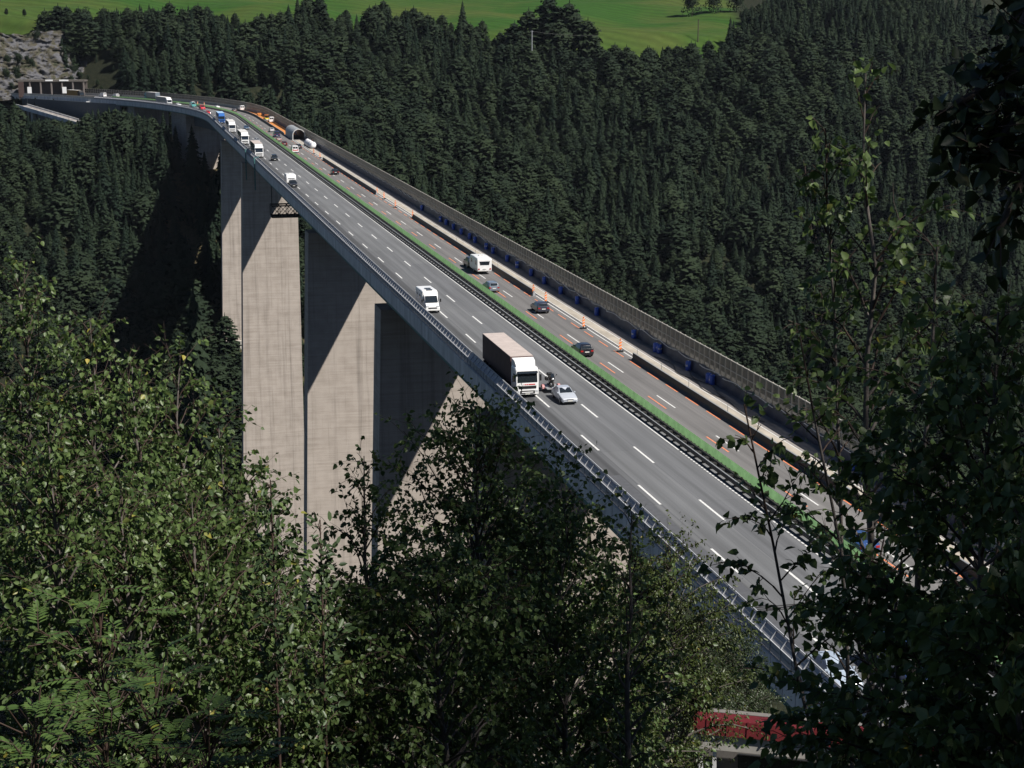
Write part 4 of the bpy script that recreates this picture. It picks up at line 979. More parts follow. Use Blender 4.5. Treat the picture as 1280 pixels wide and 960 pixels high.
for s,l in ((470,'teal steel gantry arm hanging on the bridge edge nearest the front white truck'),(502,'teal steel gantry arm clamped on the bridge edge behind the front white truck')):
    t=thing('gantry_arm',l,'gantry',group='teal gantry arms on the bridge edge')
    mb=MB()
    for d in (-.9,.9): mb.bar(W(s+d,-8.0,1.6),W(s+d,-8.0,-7.5),.22,.22)
    for z in (-6.5,-4.2,-2,.4): mb.bar(W(s-.9,-8.0,z),W(s+.9,-8.0,z),.16)
    mb.build('ladder_frame',M['teal'],t)
    mb=MB(); mb.bar(W(s,-8.0,1.5),W(s,-6.6,1.9),.2); mb.bar(W(s,-8.0,-1.6),W(s,-7.4,-1.6),.2); mb.build('hook',M['teal'],t)

# ------------------------------------------------------------------ far end: tunnel gallery, cabin, lamp post, walls
gl=thing('tunnel_gallery','dark tunnel gallery with columns and pale roof edges at the foot of the cliff','building')
A=np.array([-96.,946.]); B=np.array([-61.,938.]); dv=(B-A)/np.linalg.norm(B-A); nv=np.array([-dv[1],dv[0]])
def G(u,v,z): q=A+dv*u+nv*v; return (q[0],q[1],z)
LG=float(np.linalg.norm(B-A))
def gbox(mb,u0,u1,v0,v1,z0,z1): return mb.hexa([G(u0,v0,z0),G(u1,v0,z0),G(u1,v1,z0),G(u0,v1,z0),G(u0,v0,z1),G(u1,v0,z1),G(u1,v1,z1),G(u0,v1,z1)])
gbox(MB(),0,LG,6,7,-2,7.4).build('rear_wall',mat('gallery_wall',(.09,.075,.07),.9),gl)
gbox(MB(),-.3,LG+.3,-.2,7,7.4,8.3).build('roof_slab',mat('gallery_roof',(.10,.09,.08),.9),gl)
for u in np.linspace(.4,LG-.4,7): gbox(MB(),u-.35,u+.35,0,.8,-2,7.38).build('column',mat('gallery_column',(.15,.13,.12),.9) if 'gallery_column' not in bpy.data.materials else bpy.data.materials['gallery_column'],gl)
for u0,u1 in ((15,19),(22.5,27.5)): gbox(MB(),u0,u1,-.5,-.22,7.7,8.5).build('roof_edge',M['white'],gl)
for u in (5.0,24): 
    gbox(MB(),u,u+2.2,-.6,-.35,1.2,4.6).build('notice_board',M['white'],gl); 
gbox(MB(),0,3,-.3,-.02,-1,7.3).build('portal_wall',M['brown_box'] if False else mat('gallery_brown',(.07,.045,.04),.9),gl)
c=pt(122,117,938); t=thing('site_cabin','orange and white site cabin beside the far tunnel gallery','cabin',(c[0],c[1],-.2),.3)
MB().box(-2.3,2.3,-1.2,1.2,.2,3.6).build('cabin_body',M['orange_board'],t,bevel=.05)
mb=MB(); mb.box(-2.32,2.32,-1.23,-1.205,2.2,2.6); mb.box(-2.32,2.32,-1.23,-1.205,1.2,1.4); mb.build('white_band',M['white'],t)
MB().box(-2.4,2.4,-1.3,1.3,3.61,3.75).build('roof',M['dirty_white'],t)
MB().box(-1.9,-.9,-1.235,-1.21,.25,2.1).build('door',M['dirty_white'],t)
c=pt(140,116,936); t=thing('lamp_post','twin armed grey lamp post right of the far tunnel gallery','lamp post',(c[0],c[1],-1))
mb=MB(); mb.lathe((0,0,0),[(.25,0),(.12,3),(.09,11)],10); mb.build('pole',M['steel'],t)
mb=MB(); mb.bar((-2.2,0,11.1),(2.2,0,11.1),.14); mb.build('arm',M['steel'],t)
for sx in (-1,1): MB().box(sx*2.1-.55,sx*2.1+.55,-.25,.25,11.0,11.25).build('lamp_head',M['dirty_white'],t,bevel=.05)
t=thing('retaining_wall','grey retaining wall with pilasters below the far road','wall')
skew_wall(872,-7.2,-6.2,-36,-1.45,100).build('wall_face',M['girder'],t)
for s in np.arange(881,972,7): skew_wall(s,-7.9,-7.21,-36,-1.5,1.3).build('pilaster',M['concrete_pale'],t)
t=thing('concrete_bracket','white concrete post with a slanted strut at the far bridge edge','bracket')
p=np.array(W(905,-8.6,0)); mb=MB(); mb.hexa([(p[0]+a,p[1]+b,z) for z,k in ((-13,.45),(-1.2,1.0)) for a,b in ((-.9*k,-.6),(.9*k,-.6),(.9*k,.6),(-.9*k,.6))]); mb.build('post',M['white'],t)
MB().bar((p[0]+.6,p[1],-8),(p[0]+8.0,p[1]-3,-2.2),.6).build('strut',M['dirty_white'],t)
t=thing('ramp_bridge','narrow grey ramp bridge sloping down among trees below the far road','bridge')
a=pt(46,140,856); b=pt(90,153,842); d=np.array([b[0]-a[0],b[1]-a[1],0]); d/=np.linalg.norm(d); n=np.array([-d[1],d[0],0])
def rb(u0,u1,v0,v1,z0,z1,mb):
    L_=np.linalg.norm((b-a)[:2]); q=lambda u,v,z:tuple(a+(b-a)*u+n*v+np.array([0,0,z])); return mb.hexa([q(u0,v0,z0),q(u1,v0,z0),q(u1,v1,z0),q(u0,v1,z0),q(u0,v0,z1),q(u1,v0,z1),q(u1,v1,z1),q(u0,v1,z1)])
rb(-.6,1.3,0,7,-.6,0,MB()).build('deck',M['walk'],t); rb(-.6,1.3,-.3,0,-1.0,1.0,MB()).build('parapet',M['fascia'],t); rb(-.6,1.3,7,7.3,-1.0,.9,MB()).build('parapet',M['fascia'],t)
for u_ in (-.3,.3,.9): rb(u_,u_+.06,2.5,4.5,-24,-.61,MB()).build('column',M['concrete_pale'],t)
# utility poles at the meadow edge
def pole(px,py,d,h,label,mt):
    q=pt(px,py,d); z=float(height(q[0],q[1])); h=float(q[2]-z)+1
    t=thing('utility_pole',label,'utility pole',(q[0],q[1],z-1))
    MB().lathe((0,0,0),[(.38,0),(.30,h)],8).build('shaft',mt,t); MB().bar((-1,0,h-.6),(1,0,h-.6),.16).build('crossarm',mt,t)
    return np.array([q[0],q[1],z-1+h-.5])
w0=pole(665,38,975,15,'pale utility pole at the upper edge of the forest',M['steel'])
w1=pole(873,24,1060,16,'dark utility pole standing at the meadow edge among trees',M['bark_dark'])
w2=pt(748,44,985)
mb=MB(); mb.tube([tuple(w0*(1-t)+w2*t-np.array([0,0,4*t*(1-t)*1.0])) for t in np.linspace(0,1,9)],.06,5); tag(mb.build('overhead_wire',M['cable']),'overhead wire running right from the pale utility pole','wire')

# ------------------------------------------------------------------ red roofed shelter in front of the bridge
A=pt(868,884,61.3); B=pt(1236,916,58.9); zr=13.6
A[2]=B[2]=zr; dv=(B-A)[:2]/np.linalg.norm((B-A)[:2]); nv=np.array([-dv[1],dv[0]]); LG=float(np.linalg.norm((B-A)[:2]))
rs=thing('roadside_pavilion','pavilion with a red sheet metal roof edge and pale wall half hidden behind dark leaves','pavilion')
A=A[:2]; gz=float(min(height(*G(LG/2,1,0)[:2]),height(*G(LG,1,0)[:2])))-1
mb=MB(); mb.hexa([G(0,-.4,zr-.62),G(LG,-.4,zr-.62),G(LG,.4,zr-.5),G(0,.4,zr-.5),G(0,-.25,zr-.08),G(LG,-.25,zr-.08),G(LG,.4,zr-.06),G(0,.4,zr-.06)])
for u in np.arange(.5,LG,.75): mb.hexa([G(u,-.45,zr-.62),G(u+.06,-.45,zr-.62),G(u+.06,-.28,zr-.04),G(u,-.28,zr-.04),G(u,-.40,zr-.62),G(u+.06,-.40,zr-.62),G(u+.06,-.25,zr-.04),G(u,-.25,zr-.04)])
mb.build('roof',M['red_roof'],rs)
gbox(MB(),0,LG,-.3,.0,zr-1.25,zr-.65).build('fascia_beam',M['concrete_pale'],rs)
gbox(MB(),.1,LG-.1,1.0,1.3,gz,zr-.3).build('back_wall',mat('pavilion_wall',(.14,.13,.12),.9),rs)
for u in (.25,.75,LG-.6): gbox(MB(),u,u+.14,-.2,-.06,gz,zr-1.26).build('post',M['white'],rs)
gbox(MB(),1.6,4.2,.86,.99,zr-5,zr-1.9).build('window',M['glass'],rs)

# ------------------------------------------------------------------ conifers
def spruce_mesh(seed,h=1.0,pine=False,n_wh=13):
    r=np.random.default_rng(seed); V=[];F=[]
    nbr=n_wh*14
    for w in range(nbr):
        t=(w+r.random())/nbr
        if pine: z=.26+.70*t; R0=.17*math.sin(math.pi*min(1,(.20+.78*t)))**.6*(.70+.5*r.random())+.012
        else: z=.06+.92*t; R0=.175*(1-t)**.85*(.70+.5*r.random())+.010
        a=w*2.39996+r.normal(0,.25); L=R0; wd=(.010+.165*L)*r.uniform(.8,1.3)
        dr=L*(.55 if not pine else .10)*r.uniform(.5,1.4); zz=z+r.normal(0,.006); ca,sa=math.cos(a),math.sin(a); tl=r.normal(0,.35)
        def P(f,q,dz): 
            x=L*f; return (ca*x-sa*q*wd,sa*x+ca*q*wd,zz-dr*f**1.3+dz+tl*q*wd)
        n=len(V); j=lambda:r.normal(0,.006)
        V.extend([P(.02,0,.012),P(.42,.95,-.020+j()),P(.80,.75,-.022+j()),P(1.06,.12*r.normal(),-.006),P(.76,-.8,-.022+j()),P(.40,-.95,-.020+j()),P(.55,0,.010)])
        F.extend([(n,n+1,n+2,n+6),(n+6,n+2,n+3,n+4),(n,n+6,n+4,n+5)])
        for q in range(2):                       # ragged hanging sprays
            f=r.uniform(.35,1.0); s_=L*.30*r.uniform(.6,1.3)+.006; n=len(V); c=P(f,r.uniform(-.6,.6),.004); g=a+r.normal(0,.9)
            ux,uy=-math.sin(g)*s_*.4,math.cos(g)*s_*.4; ox,oy=math.cos(g)*s_*.45,math.sin(g)*s_*.45
            V.extend([(c[0]-ux,c[1]-uy,c[2]),(c[0]+ux,c[1]+uy,c[2]),(c[0]+ux*.4+ox,c[1]+uy*.4+oy,c[2]-s_*1.0),(c[0]-ux*.4+ox,c[1]-uy*.4+oy,c[2]-s_*.8)]); F.append((n,n+1,n+2,n+3))
    n=len(V); V.extend([(-.010,0,.93),(.010,0,.93),(.002,0,1.03),(-.002,0,1.03)]); F.append((n,n+1,n+2,n+3))
    n=len(V); V.extend([(0,-.010,.93),(0,.010,.93),(0,.002,1.03),(0,-.002,1.03)]); F.append((n,n+1,n+2,n+3))
    return np_mesh('crown',V,F)
def bush_mesh(seed):
    r=np.random.default_rng(seed); V=[];F=[]
    lob=[(r.normal(0,.13),r.normal(0,.13),.14+.72*r.random(),.13+.12*r.random()) for _ in range(15)]
    for x,y,z,R0 in lob:
        for k in range(105):
            d=r.normal(size=3); d/=np.linalg.norm(d); p=np.array([x,y,z])+d*R0*(.7+.4*r.random()); 
            u=np.cross(d,r.normal(size=3)); u/=np.linalg.norm(u); v=np.cross(d,u); s_=.020+.018*r.random(); u=u*s_+d*r.normal(0,.012); v=v*s_
            n=len(V); V.extend([p-u,p-v*.7,p+u,p+v*.7]); F.append((n,n+1,n+2,n+3))
    return np_mesh('crown',V,F)
def trunk_mesh(r0):
    return MB().lathe((0,0,0),[(r0*1.5,-.04),(r0,.03),(r0*.6,.5),(r0*.12,.97)],7).mesh('trunk')
CR=[spruce_mesh(1),spruce_mesh(2,n_wh=15),spruce_mesh(3,n_wh=12),spruce_mesh(4,pine=True,n_wh=11),spruce_mesh(5,pine=True,n_wh=10),bush_mesh(6),bush_mesh(7)]
for i,me in enumerate(CR): me.materials.append(M['spruce'] if i<3 else (M['larch'] if i==5 else M['pine']))
TR=trunk_mesh(.014); TR.materials.append(M['bark_dark'])
KIND=['spruce_tree','spruce_tree','spruce_tree','pine_tree','pine_tree','broadleaf_tree','broadleaf_tree']
def tree_thing(i,loc,h,rz,label,group,sq=1.0):
    t=thing(KIND[i],label,'tree',loc,rz,group); t.scale=(h*sq,h*sq,h)
    link('trunk',TR,None,t); link('crown',CR[i],None,t); return t
# scatter
pts=[]
for gx in np.arange(-330,560,5.9):
    for gy in np.arange(560,1440,5.9): pts.append((gx,gy))
pts=np.array(pts)+rng.uniform(-2.6,2.6,(len(pts),2))
ex=np.array([(a_,b_) for a_ in np.arange(-170,-12,4.2) for b_ in np.arange(790,945,4.2)])+rng.uniform(-1.8,1.8,(38*37,2))
_s2,_o2=corr(ex[:,0],ex[:,1]); ex=ex[(_o2<-11)&(_o2>-60)]; pts=np.r_[pts,ex]
mm=meadow_mask(pts[:,0],pts[:,1]); s_,o_=corr(pts[:,0],pts[:,1])
clear=(o_>-9.5)&(o_<21)&(s_<1040)&(s_>775)
for y_ in (682,572): clear|=(np.abs(pts[:,1]-y_-3)<13)&(pts[:,0]>-14)&(pts[:,0]<21)
clear|=(pts[:,0]>0)&(pts[:,0]<12)&(s_<690)
bare=(o_>-22)&(o_<26)&(s_<800)&(s_>690)&(rng.random(len(pts))<.35)
cl=(pts[:,0]>-155)&(pts[:,0]<-44)&(pts[:,1]>905)&(pts[:,1]<972)
gapn=vnoise(pts[:,0],pts[:,1],26,31)
lowc=cl&(rng.random(len(pts))<.45)
keep=(mm<.4)&~clear&~bare&(~cl|lowc)&(rng.random(len(pts))<.93)&(gapn>-.40)
pts=pts[keep]; gapn=gapn[keep]; lowc=lowc[keep]; o_k=o_[keep]; zz=height(pts[:,0],pts[:,1])
P3=np.c_[pts,zz]; v=P3-CAM; dep=v@FW; PX=640+FPX*(v@RT)/dep
hh=rng.uniform(15,27,len(pts))*rng.choice([1,1,1,.75],len(pts))*np.where(lowc,.27,1)*(1-.35*smooth(.18,.40,-gapn)); PYt=480-FPX*((P3+np.array([0,0,1.])*hh[:,None]-CAM)@UP)/dep
roadpy=np.interp(PX,[0,33,38,100,108,140,150,180,216],[104,107,147,149,141,131,133,144,141])
front=(PX<216)&(o_k<-9)&(P3[:,1]<960)&(PYt<roadpy)
hh=np.where(front,hh-(roadpy-PYt+rng.uniform(0,9,len(hh)))*dep/FPX,hh); PYt=np.where(front,roadpy,PYt)
tp=np.interp(PX,[0,60,130,200,300,400,480,520,600,650,700,760,870,920,980],[4,6,9,4,-2,-8,-4,10,24,38,46,54,48,16,-14])+13*rng.random(len(hh)); lim=(PYt<tp)&(P3[:,1]>880); hh=np.where(lim,hh-(tp-PYt)*dep/FPX,hh); PYt=np.where(lim,tp,PYt)
hh=np.where(front,np.where(hh<2.2,0,np.maximum(hh,3.2)),hh); PYt=480-FPX*((P3+np.array([0,0,1.])*hh[:,None]-CAM)@UP)/dep
ok=(PX>-60)&(PX<1340)&(PYt<700)&(hh>3)
P3,hh,PX,PYt,dep=P3[ok],hh[ok],PX[ok],PYt[ok],dep[ok]
patch=vnoise(P3[:,0],P3[:,1],75,41)+rng.normal(0,.2,len(P3))
ti=np.where(patch>.06,rng.integers(3,5,len(P3)),rng.integers(0,3,len(P3)))
lg=vnoise(P3[:,0],P3[:,1],30,43)+rng.normal(0,.12,len(P3)); ti=np.where(lg>.13,5,ti); hh=np.where(ti==5,hh*.66,hh)
sq=np.where(ti<3,rng.uniform(1.05,1.5,len(P3)),rng.uniform(1.25,1.75,len(P3))); sq=np.where(ti==5,1.35,sq)
rz=rng.uniform(0,6.28,len(P3))
fgx=[0,60,150,270,300,430,470,600,640,870,900,1000,1280]; fgy=[380,430,440,450,600,690,560,500,560,700,480,430,420]
fg=np.interp(PX,fgx,fgy)
edgeL=np.interp(PX,[0,140,215,246,283,340,421,500,640,790,1000],[121,122,128,140,166,212,295,347,490,620,793])
edgeR=np.interp(PX,[0,140,221,252,310,360,450,555,650,782,925,1093],[118,116,118,120,128,151,197,251,305,380,457,552])
vis=(PYt<fg-15)&((PYt<edgeR-8)|((PYt>edgeL+25)&(PX<275)))&(PX>-5)&(PX<1285)&(PYt>-40)
score=np.where(vis,hh/dep,0); order=np.argsort(-score); ind=order[:296]; rest=order[296:]
LB={'spruce_tree':'dark green spruce among the close-packed trees of the forested far slope','pine_tree':'dull green rounded pine among the close-packed trees of the forested far slope','broadleaf_tree':'lighter green leafy tree among the conifers of the forested far slope'}
GRP={'spruce_tree':'spruces of the far slope','pine_tree':'pines of the far slope','broadleaf_tree':'leafy trees of the far slope'}
for j in ind:
    k=KIND[ti[j]]
    tree_thing(int(ti[j]),(P3[j,0],P3[j,1],P3[j,2]-.3),float(hh[j]),float(rz[j]),LB[k],GRP[k],float(sq[j]))
# single trees that stand out
def solo(px,py,d,h,i,label,sq=1.0):
    q=pt(px,py,d); z=float(height(q[0],q[1])); tree_thing(i,(q[0],q[1],z-.3),h,random.random()*6,label,None,sq)
def solo_top(px,pyt,d,i,label,sq=1.0):         # tree whose tip is seen at (px,pyt)
    q=pt(px,pyt,d); z=float(height(q[0],q[1])); tree_thing(i,(q[0],q[1],z-.3),max(5.0,float(q[2]-z)),random.random()*6,label,None,sq)
solo_top(241,360,618,0,'tall lone spruce standing left of the concrete piers',.9)
solo_top(106,8,985,6,'round dark tree on the skyline above the rock cliff',1.1)
for x_,y_,d_,i_,l_ in ((8,16,1003,4,'dark pine at the far left edge above the rock cliff'),(30,10,1006,3,'dark pine second from the left edge above the rock cliff'),(54,15,1003,4,'dark pine third from the left edge above the rock cliff')): solo_top(x_,y_,d_,i_,l_,1.4)
solo_top(80,14,985,6,'smaller dark tree left of the round tree above the rock cliff',1.0)
solo_top(578,1,1010,1,'single pointed spruce rising into the bright meadow',1.2)
for x_,y_,d_,i_,l_ in ((686,-6,1006,4,'big dark round tree at the meadow edge in the top centre'),(712,0,1010,3,'dark tree touching the right side of the big round meadow tree'),(661,10,1004,4,'dark tree touching the left side of the big round meadow tree'),(735,22,1000,4,'dark round tree below and right of the meadow clump'),(643,26,1002,3,'low dark tree at the left end of the meadow clump'),(699,24,998,3,'dark tree in front of the big round meadow tree')): solo_top(x_,y_,d_,i_,l_,1.55)
solo_top(866,-22,1215,6,'dark bushy tree in the hedge on the upper right meadow',.95)
solo_top(893,-26,1220,6,'middle dark tree of the hedge on the upper right meadow',.95)
solo_top(922,-24,1215,6,'right dark tree of the hedge on the upper right meadow',.95)
for q in CLIFF_PTS:
    t=thing('shrub','dark green shrub clinging to the grey rock cliff','shrub',(q[0],q[1]-.5,q[2]-1.2),random.random()*6,'shrubs on the rock cliff'); h_=random.uniform(3,6.5); t.scale=(h_*1.5,h_*1.5,h_); link('foliage',CR[6],None,t)
# the remaining forest: one object, instances of the crowns on points
def forest(idx):
    me=bpy.data.meshes.new('forest'); me.vertices.add(len(idx)); me.vertices.foreach_set('co',(P3[idx]-np.array([0,0,.3])).astype(np.float32).ravel())
    for nm,arr,tp in (('kind_id',ti[idx],'INT'),('spin',rz[idx],'FLOAT'),('tall',hh[idx],'FLOAT'),('broad',(hh*sq)[idx],'FLOAT')):
        a=me.attributes.new(nm,tp,'POINT'); a.data.foreach_set('value',arr.astype(np.int32 if tp=='INT' else np.float32))
    o=link('forest',me,None); tag(o,'dense conifer forest covering the far valley slope behind the bridge','forest',None,'stuff')
    ng=bpy.data.node_groups.new('forest_scatter','GeometryNodeTree')
    ng.interface.new_socket('Geometry',in_out='INPUT',socket_type='NodeSocketGeometry'); ng.interface.new_socket('Geometry',in_out='OUTPUT',socket_type='NodeSocketGeometry')
    gi=ng.nodes.new('NodeGroupInput'); go=ng.nodes.new('NodeGroupOutput'); L=ng.links.new
    jn=ng.nodes.new('GeometryNodeJoinGeometry'); src={}
    for ob in bpy.data.objects:
        if ob.name.startswith('crown') and ob.data in CR and ob.data not in src: src[ob.data]=ob
    for me_ in reversed(CR):
        oi=ng.nodes.new('GeometryNodeObjectInfo'); oi.transform_space='ORIGINAL'; oi.inputs['Object'].default_value=src.get(me_,src[CR[3]]); oi.inputs['As Instance'].default_value=True
        L(oi.outputs['Geometry'],jn.inputs[0])
    ip=ng.nodes.new('GeometryNodeInstanceOnPoints'); ip.inputs['Pick Instance'].default_value=True
    def attr(n,t): a=ng.nodes.new('GeometryNodeInputNamedAttribute'); a.data_type=t; a.inputs['Name'].default_value=n; return a.outputs[0]
    cb=ng.nodes.new('ShaderNodeCombineXYZ'); L(attr('spin','FLOAT'),cb.inputs['Z'])
    er=ng.nodes.new('FunctionNodeEulerToRotation'); L(cb.outputs[0],er.inputs[0])
    cs=ng.nodes.new('ShaderNodeCombineXYZ'); br=attr('broad','FLOAT'); L(br,cs.inputs['X']); L(br,cs.inputs['Y']); L(attr('tall','FLOAT'),cs.inputs['Z'])
    L(gi.outputs[0],ip.inputs['Points']); L(jn.outputs[0],ip.inputs['Instance']); L(attr('kind_id','INT'),ip.inputs['Instance Index']); L(er.outputs[0],ip.inputs['Rotation']); L(cs.outputs[0],ip.inputs['Scale'])
    L(ip.outputs[0],go.inputs[0])
    m=o.modifiers.new('scatter','NODES'); m.node_group=ng
forest(rest)

# ------------------------------------------------------------------ foreground broadleaf trees
def rot_about(v,k,a):
    return v*math.cos(a)+np.cross(k,v)*math.sin(a)+k*np.dot(k,v)*(1-math.cos(a))
def leaves_mesh(P,D,size,r,shape='birch',droop=.5):
    n=len(P); D=D/np.linalg.norm(D,axis=1,keepdims=True)
    D=D*(1-droop)+np.array([0,0,-1.])*droop+r.normal(0,.35,(n,3)); D/=np.linalg.norm(D,axis=1,keepdims=True)
    Nn=r.normal(0,1,(n,3))+np.array([0,0,.9]); U=np.cross(D,Nn); U/=np.linalg.norm(U,axis=1,keepdims=True)+1e-9; Nn=np.cross(U,D)
    sz=size*r.uniform(.65,1.2,n)[:,None]
    if shape=='birch': prof=[(0,0,0),(.22,.36,.10),(.55,.30,.10),(1.0,0,-.06),(.55,-.30,.10),(.22,-.36,.10)]
    elif shape=='oval': prof=[(0,0,0),(.3,.22,.06),(.7,.2,.06),(1.0,0,-.05),(.7,-.2,.06),(.3,-.22,.06)]
    else: prof=[(0,0,0),(.3,.14,.03),(.7,.12,.03),(1.0,0,0),(.7,-.12,.03),(.3,-.14,.03)]
    cu=r.normal(0,.12,n)[:,None]
    V=np.stack([P+sz*(D*a+U*b+Nn*(c+cu*a*a)) for a,b,c in prof],1)
    q=np.arange(n)*6
    F=np.stack([np.stack([q,q+1,q+2,q+3],-1),np.stack([q,q+3,q+4,q+5],-1)],1).reshape(-1,4)
    me=np_mesh('crown',V,F)
    tone=np.repeat(np.clip(r.beta(2,2.2,n),0,1),6).astype(np.float32)
    a=me.attributes.new('tone','FLOAT','POINT'); a.data.foreach_set('value',tone)
    return me
def tubes_mesh(name,segs,bk='bark'):
    A_=np.array([s[0] for s in segs]);B_=np.array([s[1] for s in segs]);ra=np.array([s[2] for s in segs]);rb_=np.array([s[3] for s in segs])
    d=B_-A_; d/=np.linalg.norm(d,axis=1,keepdims=True)+1e-9
    u=np.cross(d,np.array([.3,.5,.81])); u/=np.linalg.norm(u,axis=1,keepdims=True)+1e-9; w=np.cross(d,u)
    V=[]
    for c,rr in ((A_,ra),(B_,rb_)):
        for k in range(5):
            t=2*math.pi*k/5; V.append(c+(u*math.cos(t)+w*math.sin(t))*rr[:,None])
    V=np.stack(V,1); q=np.arange(len(segs))*10
    F=np.stack([np.stack([q+k,q+(k+1)%5,q+5+(k+1)%5,q+5+k],-1) for k in range(5)],1).reshape(-1,4)
    me=np_mesh(name,V,F,smooth=True); me.materials.append(M[bk]); me.materials.append(M['twig'])
    me.polygons.foreach_set('material_index',np.repeat((ra<.007).astype(np.int32),5)); return me
def leafy(name,top,seed,label,group,cr=.9,tall=4.5,leafmat='birch_leaf',leaf=.05,nbr=70,tw=9,lv=16,lean=(0,0),bark='bark',shape='birch',elev=.75,low=.0,trunk_r=.05,droop=.5,base_z=None,sparse_top=.35,spread=1.0,tag_cat='tree',clump=None):
    """top: world point of the tip; the crown covers the upper `tall` metres; the trunk goes down to the ground"""
    r=np.random.default_rng(seed); top=np.asarray(top,float); gz=float(height(top[0]-lean[0],top[1]-lean[1])) if base_z is None else base_z
    Ht=top[2]-gz; base=np.array([top[0]-lean[0],top[1]-lean[1],gz-.3])
    n=14; tk=[base+(top-base)*(i/n)+np.array([r.normal(0,.03),r.normal(0,.03),0])*min(1,i*.3)*(1 if i<n else 0)*min(1.0,cr) for i in range(n+1)]
    rad=lambda f: trunk_r*(1-f)**.8+.004
    segs=[(tk[i],tk[i+1],rad(i/n),rad((i+1)/n)) for i in range(n)]
    LP=[];LD=[]
    t0=max(0.02,1-tall/Ht)
    for b in range(nbr):
        f=t0+(1-t0)*((b+r.random())/nbr)**.9*.985; x=f*n; i=min(int(x),n-1); p=tk[i]+(tk[i+1]-tk[i])*(x-i)
        g=(f-t0)/(1-t0)                                    # 0 at crown foot, 1 at tip
        L=cr*spread*(.25+1.0*math.sin(math.pi*min(1,.22+.74*g))**1.0)*(.65+.6*r.random())*(1 if g<.85 else .6)
        az=b*2.4+r.normal(0,.4); el=elev*(1-.2*r.random())+.35*g
        d=np.array([math.cos(az)*math.cos(el),math.sin(az)*math.cos(el),math.sin(el)])
        m=5; pr=p; rr=max(.004,rad(f)*.55); cp=[p]
        for k in range(m):
            d=d+np.array([0,0,-.06*k])+r.normal(0,.09,3); d/=np.linalg.norm(d); q=pr+d*L/m
            segs.append((pr,q,rr*(1-k/m*.85),rr*(1-(k+1)/m*.85)+.0015)); cp.append(q); pr=q
        nt=max(2,int(tw*L/cr))
        for w in range(nt):
            u=.25+.75*(w+r.random())/nt; y=u*m; j=min(int(y),m-1); s0=cp[j]+(cp[j+1]-cp[j])*(y-j)
            dd=(cp[j+1]-cp[j]); dd/=np.linalg.norm(dd)+1e-9; dd=dd*.7+r.normal(0,.55,3)+np.array([0,0,.05]); dd/=np.linalg.norm(dd)
            tl=cr*(.20+.25*r.random()); s1=s0+dd*tl*.5; d2=dd+np.array([0,0,-.35])+r.normal(0,.15,3); d2/=np.linalg.norm(d2); s2=s1+d2*tl*.5
            segs.append((s0,s1,.0022,.0016)); segs.append((s1,s2,.0016,.0008))
            k=max(2,int(lv*(1-sparse_top*g)*(.5+r.random())))
            uu=r.random(k)
            a_=np.where(uu[:,None]<.5,s0+(s1-s0)*(uu[:,None]*2),s1+(s2-s1)*(uu[:,None]*2-1))
            LP.append(a_+r.normal(0,leaf*.35,(k,3))); LD.append(np.repeat((dd+d2)[None]*.5,k,0)+r.normal(0,.5,(k,3)))
    t=thing(name,label,tag_cat,(0,0,0),0,group)
    t.location=tuple(base)
    o=link('trunk',tubes_mesh('trunk',segs,bark),None,t); o.location=tuple(-base)
    P_=np.concatenate(LP); D_=np.concatenate(LD)
    o=link('crown',leaves_mesh(P_,D_,leaf,r,shape,droop),M[leafmat],t); o.location=tuple(-base)
    return t
GB='young birches of the sunny left thicket'
LFT=[(20,322,13.5,.85,'young birch at the far left edge of the picture with sunlit tips'),(112,380,13.0,.75,'young birch with bare shoots rising highest in the sunny left thicket'),
     (165,440,12.2,.8,'bushy young birch in the middle of the sunny left thicket'),(225,425,13.6,.8,'young birch whose twin tips stand before the shadow under the bridge'),
     (272,500,12.6,.75,'young birch at the right flank of the sunny left thicket'),(318,615,12.0,.7,'low young birch in front of the first lit pier foot'),
     (60,520,11.0,.8,'low young birch at the bottom left front of the thicket'),(150,600,10.6,.8,'leafy young birch in the front row of the left thicket'),
     (240,620,10.8,.8,'leafy young birch right of the front row in the left thicket'),(345,690,11.4,.75,'low young birch just below the dark gap between piers'),(420,735,12.4,.7,'low young birch between thicket and the dark central birch')]
for i,(x,y,d,c,l) in enumerate(LFT):
    leafy('birch_tree',pt(x,y+(18 if i<5 else 8),d),100+i,l,GB,cr=c,tall=4.6 if i<5 else 3.6,nbr=74,tw=10,lv=20,leafmat='birch_leaf2' if i%2 else 'birch_leaf',leaf=.049,elev=.8,sparse_top=.62)
leafy('birch_tree',pt(600,515,14.5),201,'dark shaded birch in the bottom centre covering the pier feet',None,cr=1.2,tall=5.0,nbr=125,tw=13,lv=19,leaf=.05,trunk_r=.07,elev=.85)
leafy('birch_tree',pt(455,570,13.6),202,'slim birch tip against the lit pier left of the central birch',None,cr=.62,tall=4.0,nbr=60,tw=9,lv=12,leaf=.05,elev=.9)
leafy('birch_tree',pt(702,610,14.0),203,'shaded birch joining the right side of the central birch',None,cr=.95,tall=4.2,nbr=90,tw=11,lv=19,leaf=.05)
leafy('birch_tree',pt(545,700,12.2),204,'low shaded birch at the bottom edge under the central birch',None,cr=.95,tall=3.2,nbr=80,tw=11,lv=18,leaf=.05)
leafy('birch_tree',pt(630,660,18.5),214,'dense dark birch standing behind the shaded central birch',None,cr=1.9,tall=6.2,nbr=120,tw=13,lv=22,leaf=.06,trunk_r=.08,leafmat='birch_leaf',sparse_top=.2)
leafy('birch_tree',pt(480,735,16.5),215,'dense dark birch filling the gap between left thicket and central birch',None,cr=1.2,tall=5.0,nbr=100,tw=12,lv=20,leaf=.06,trunk_r=.06,sparse_top=.2)
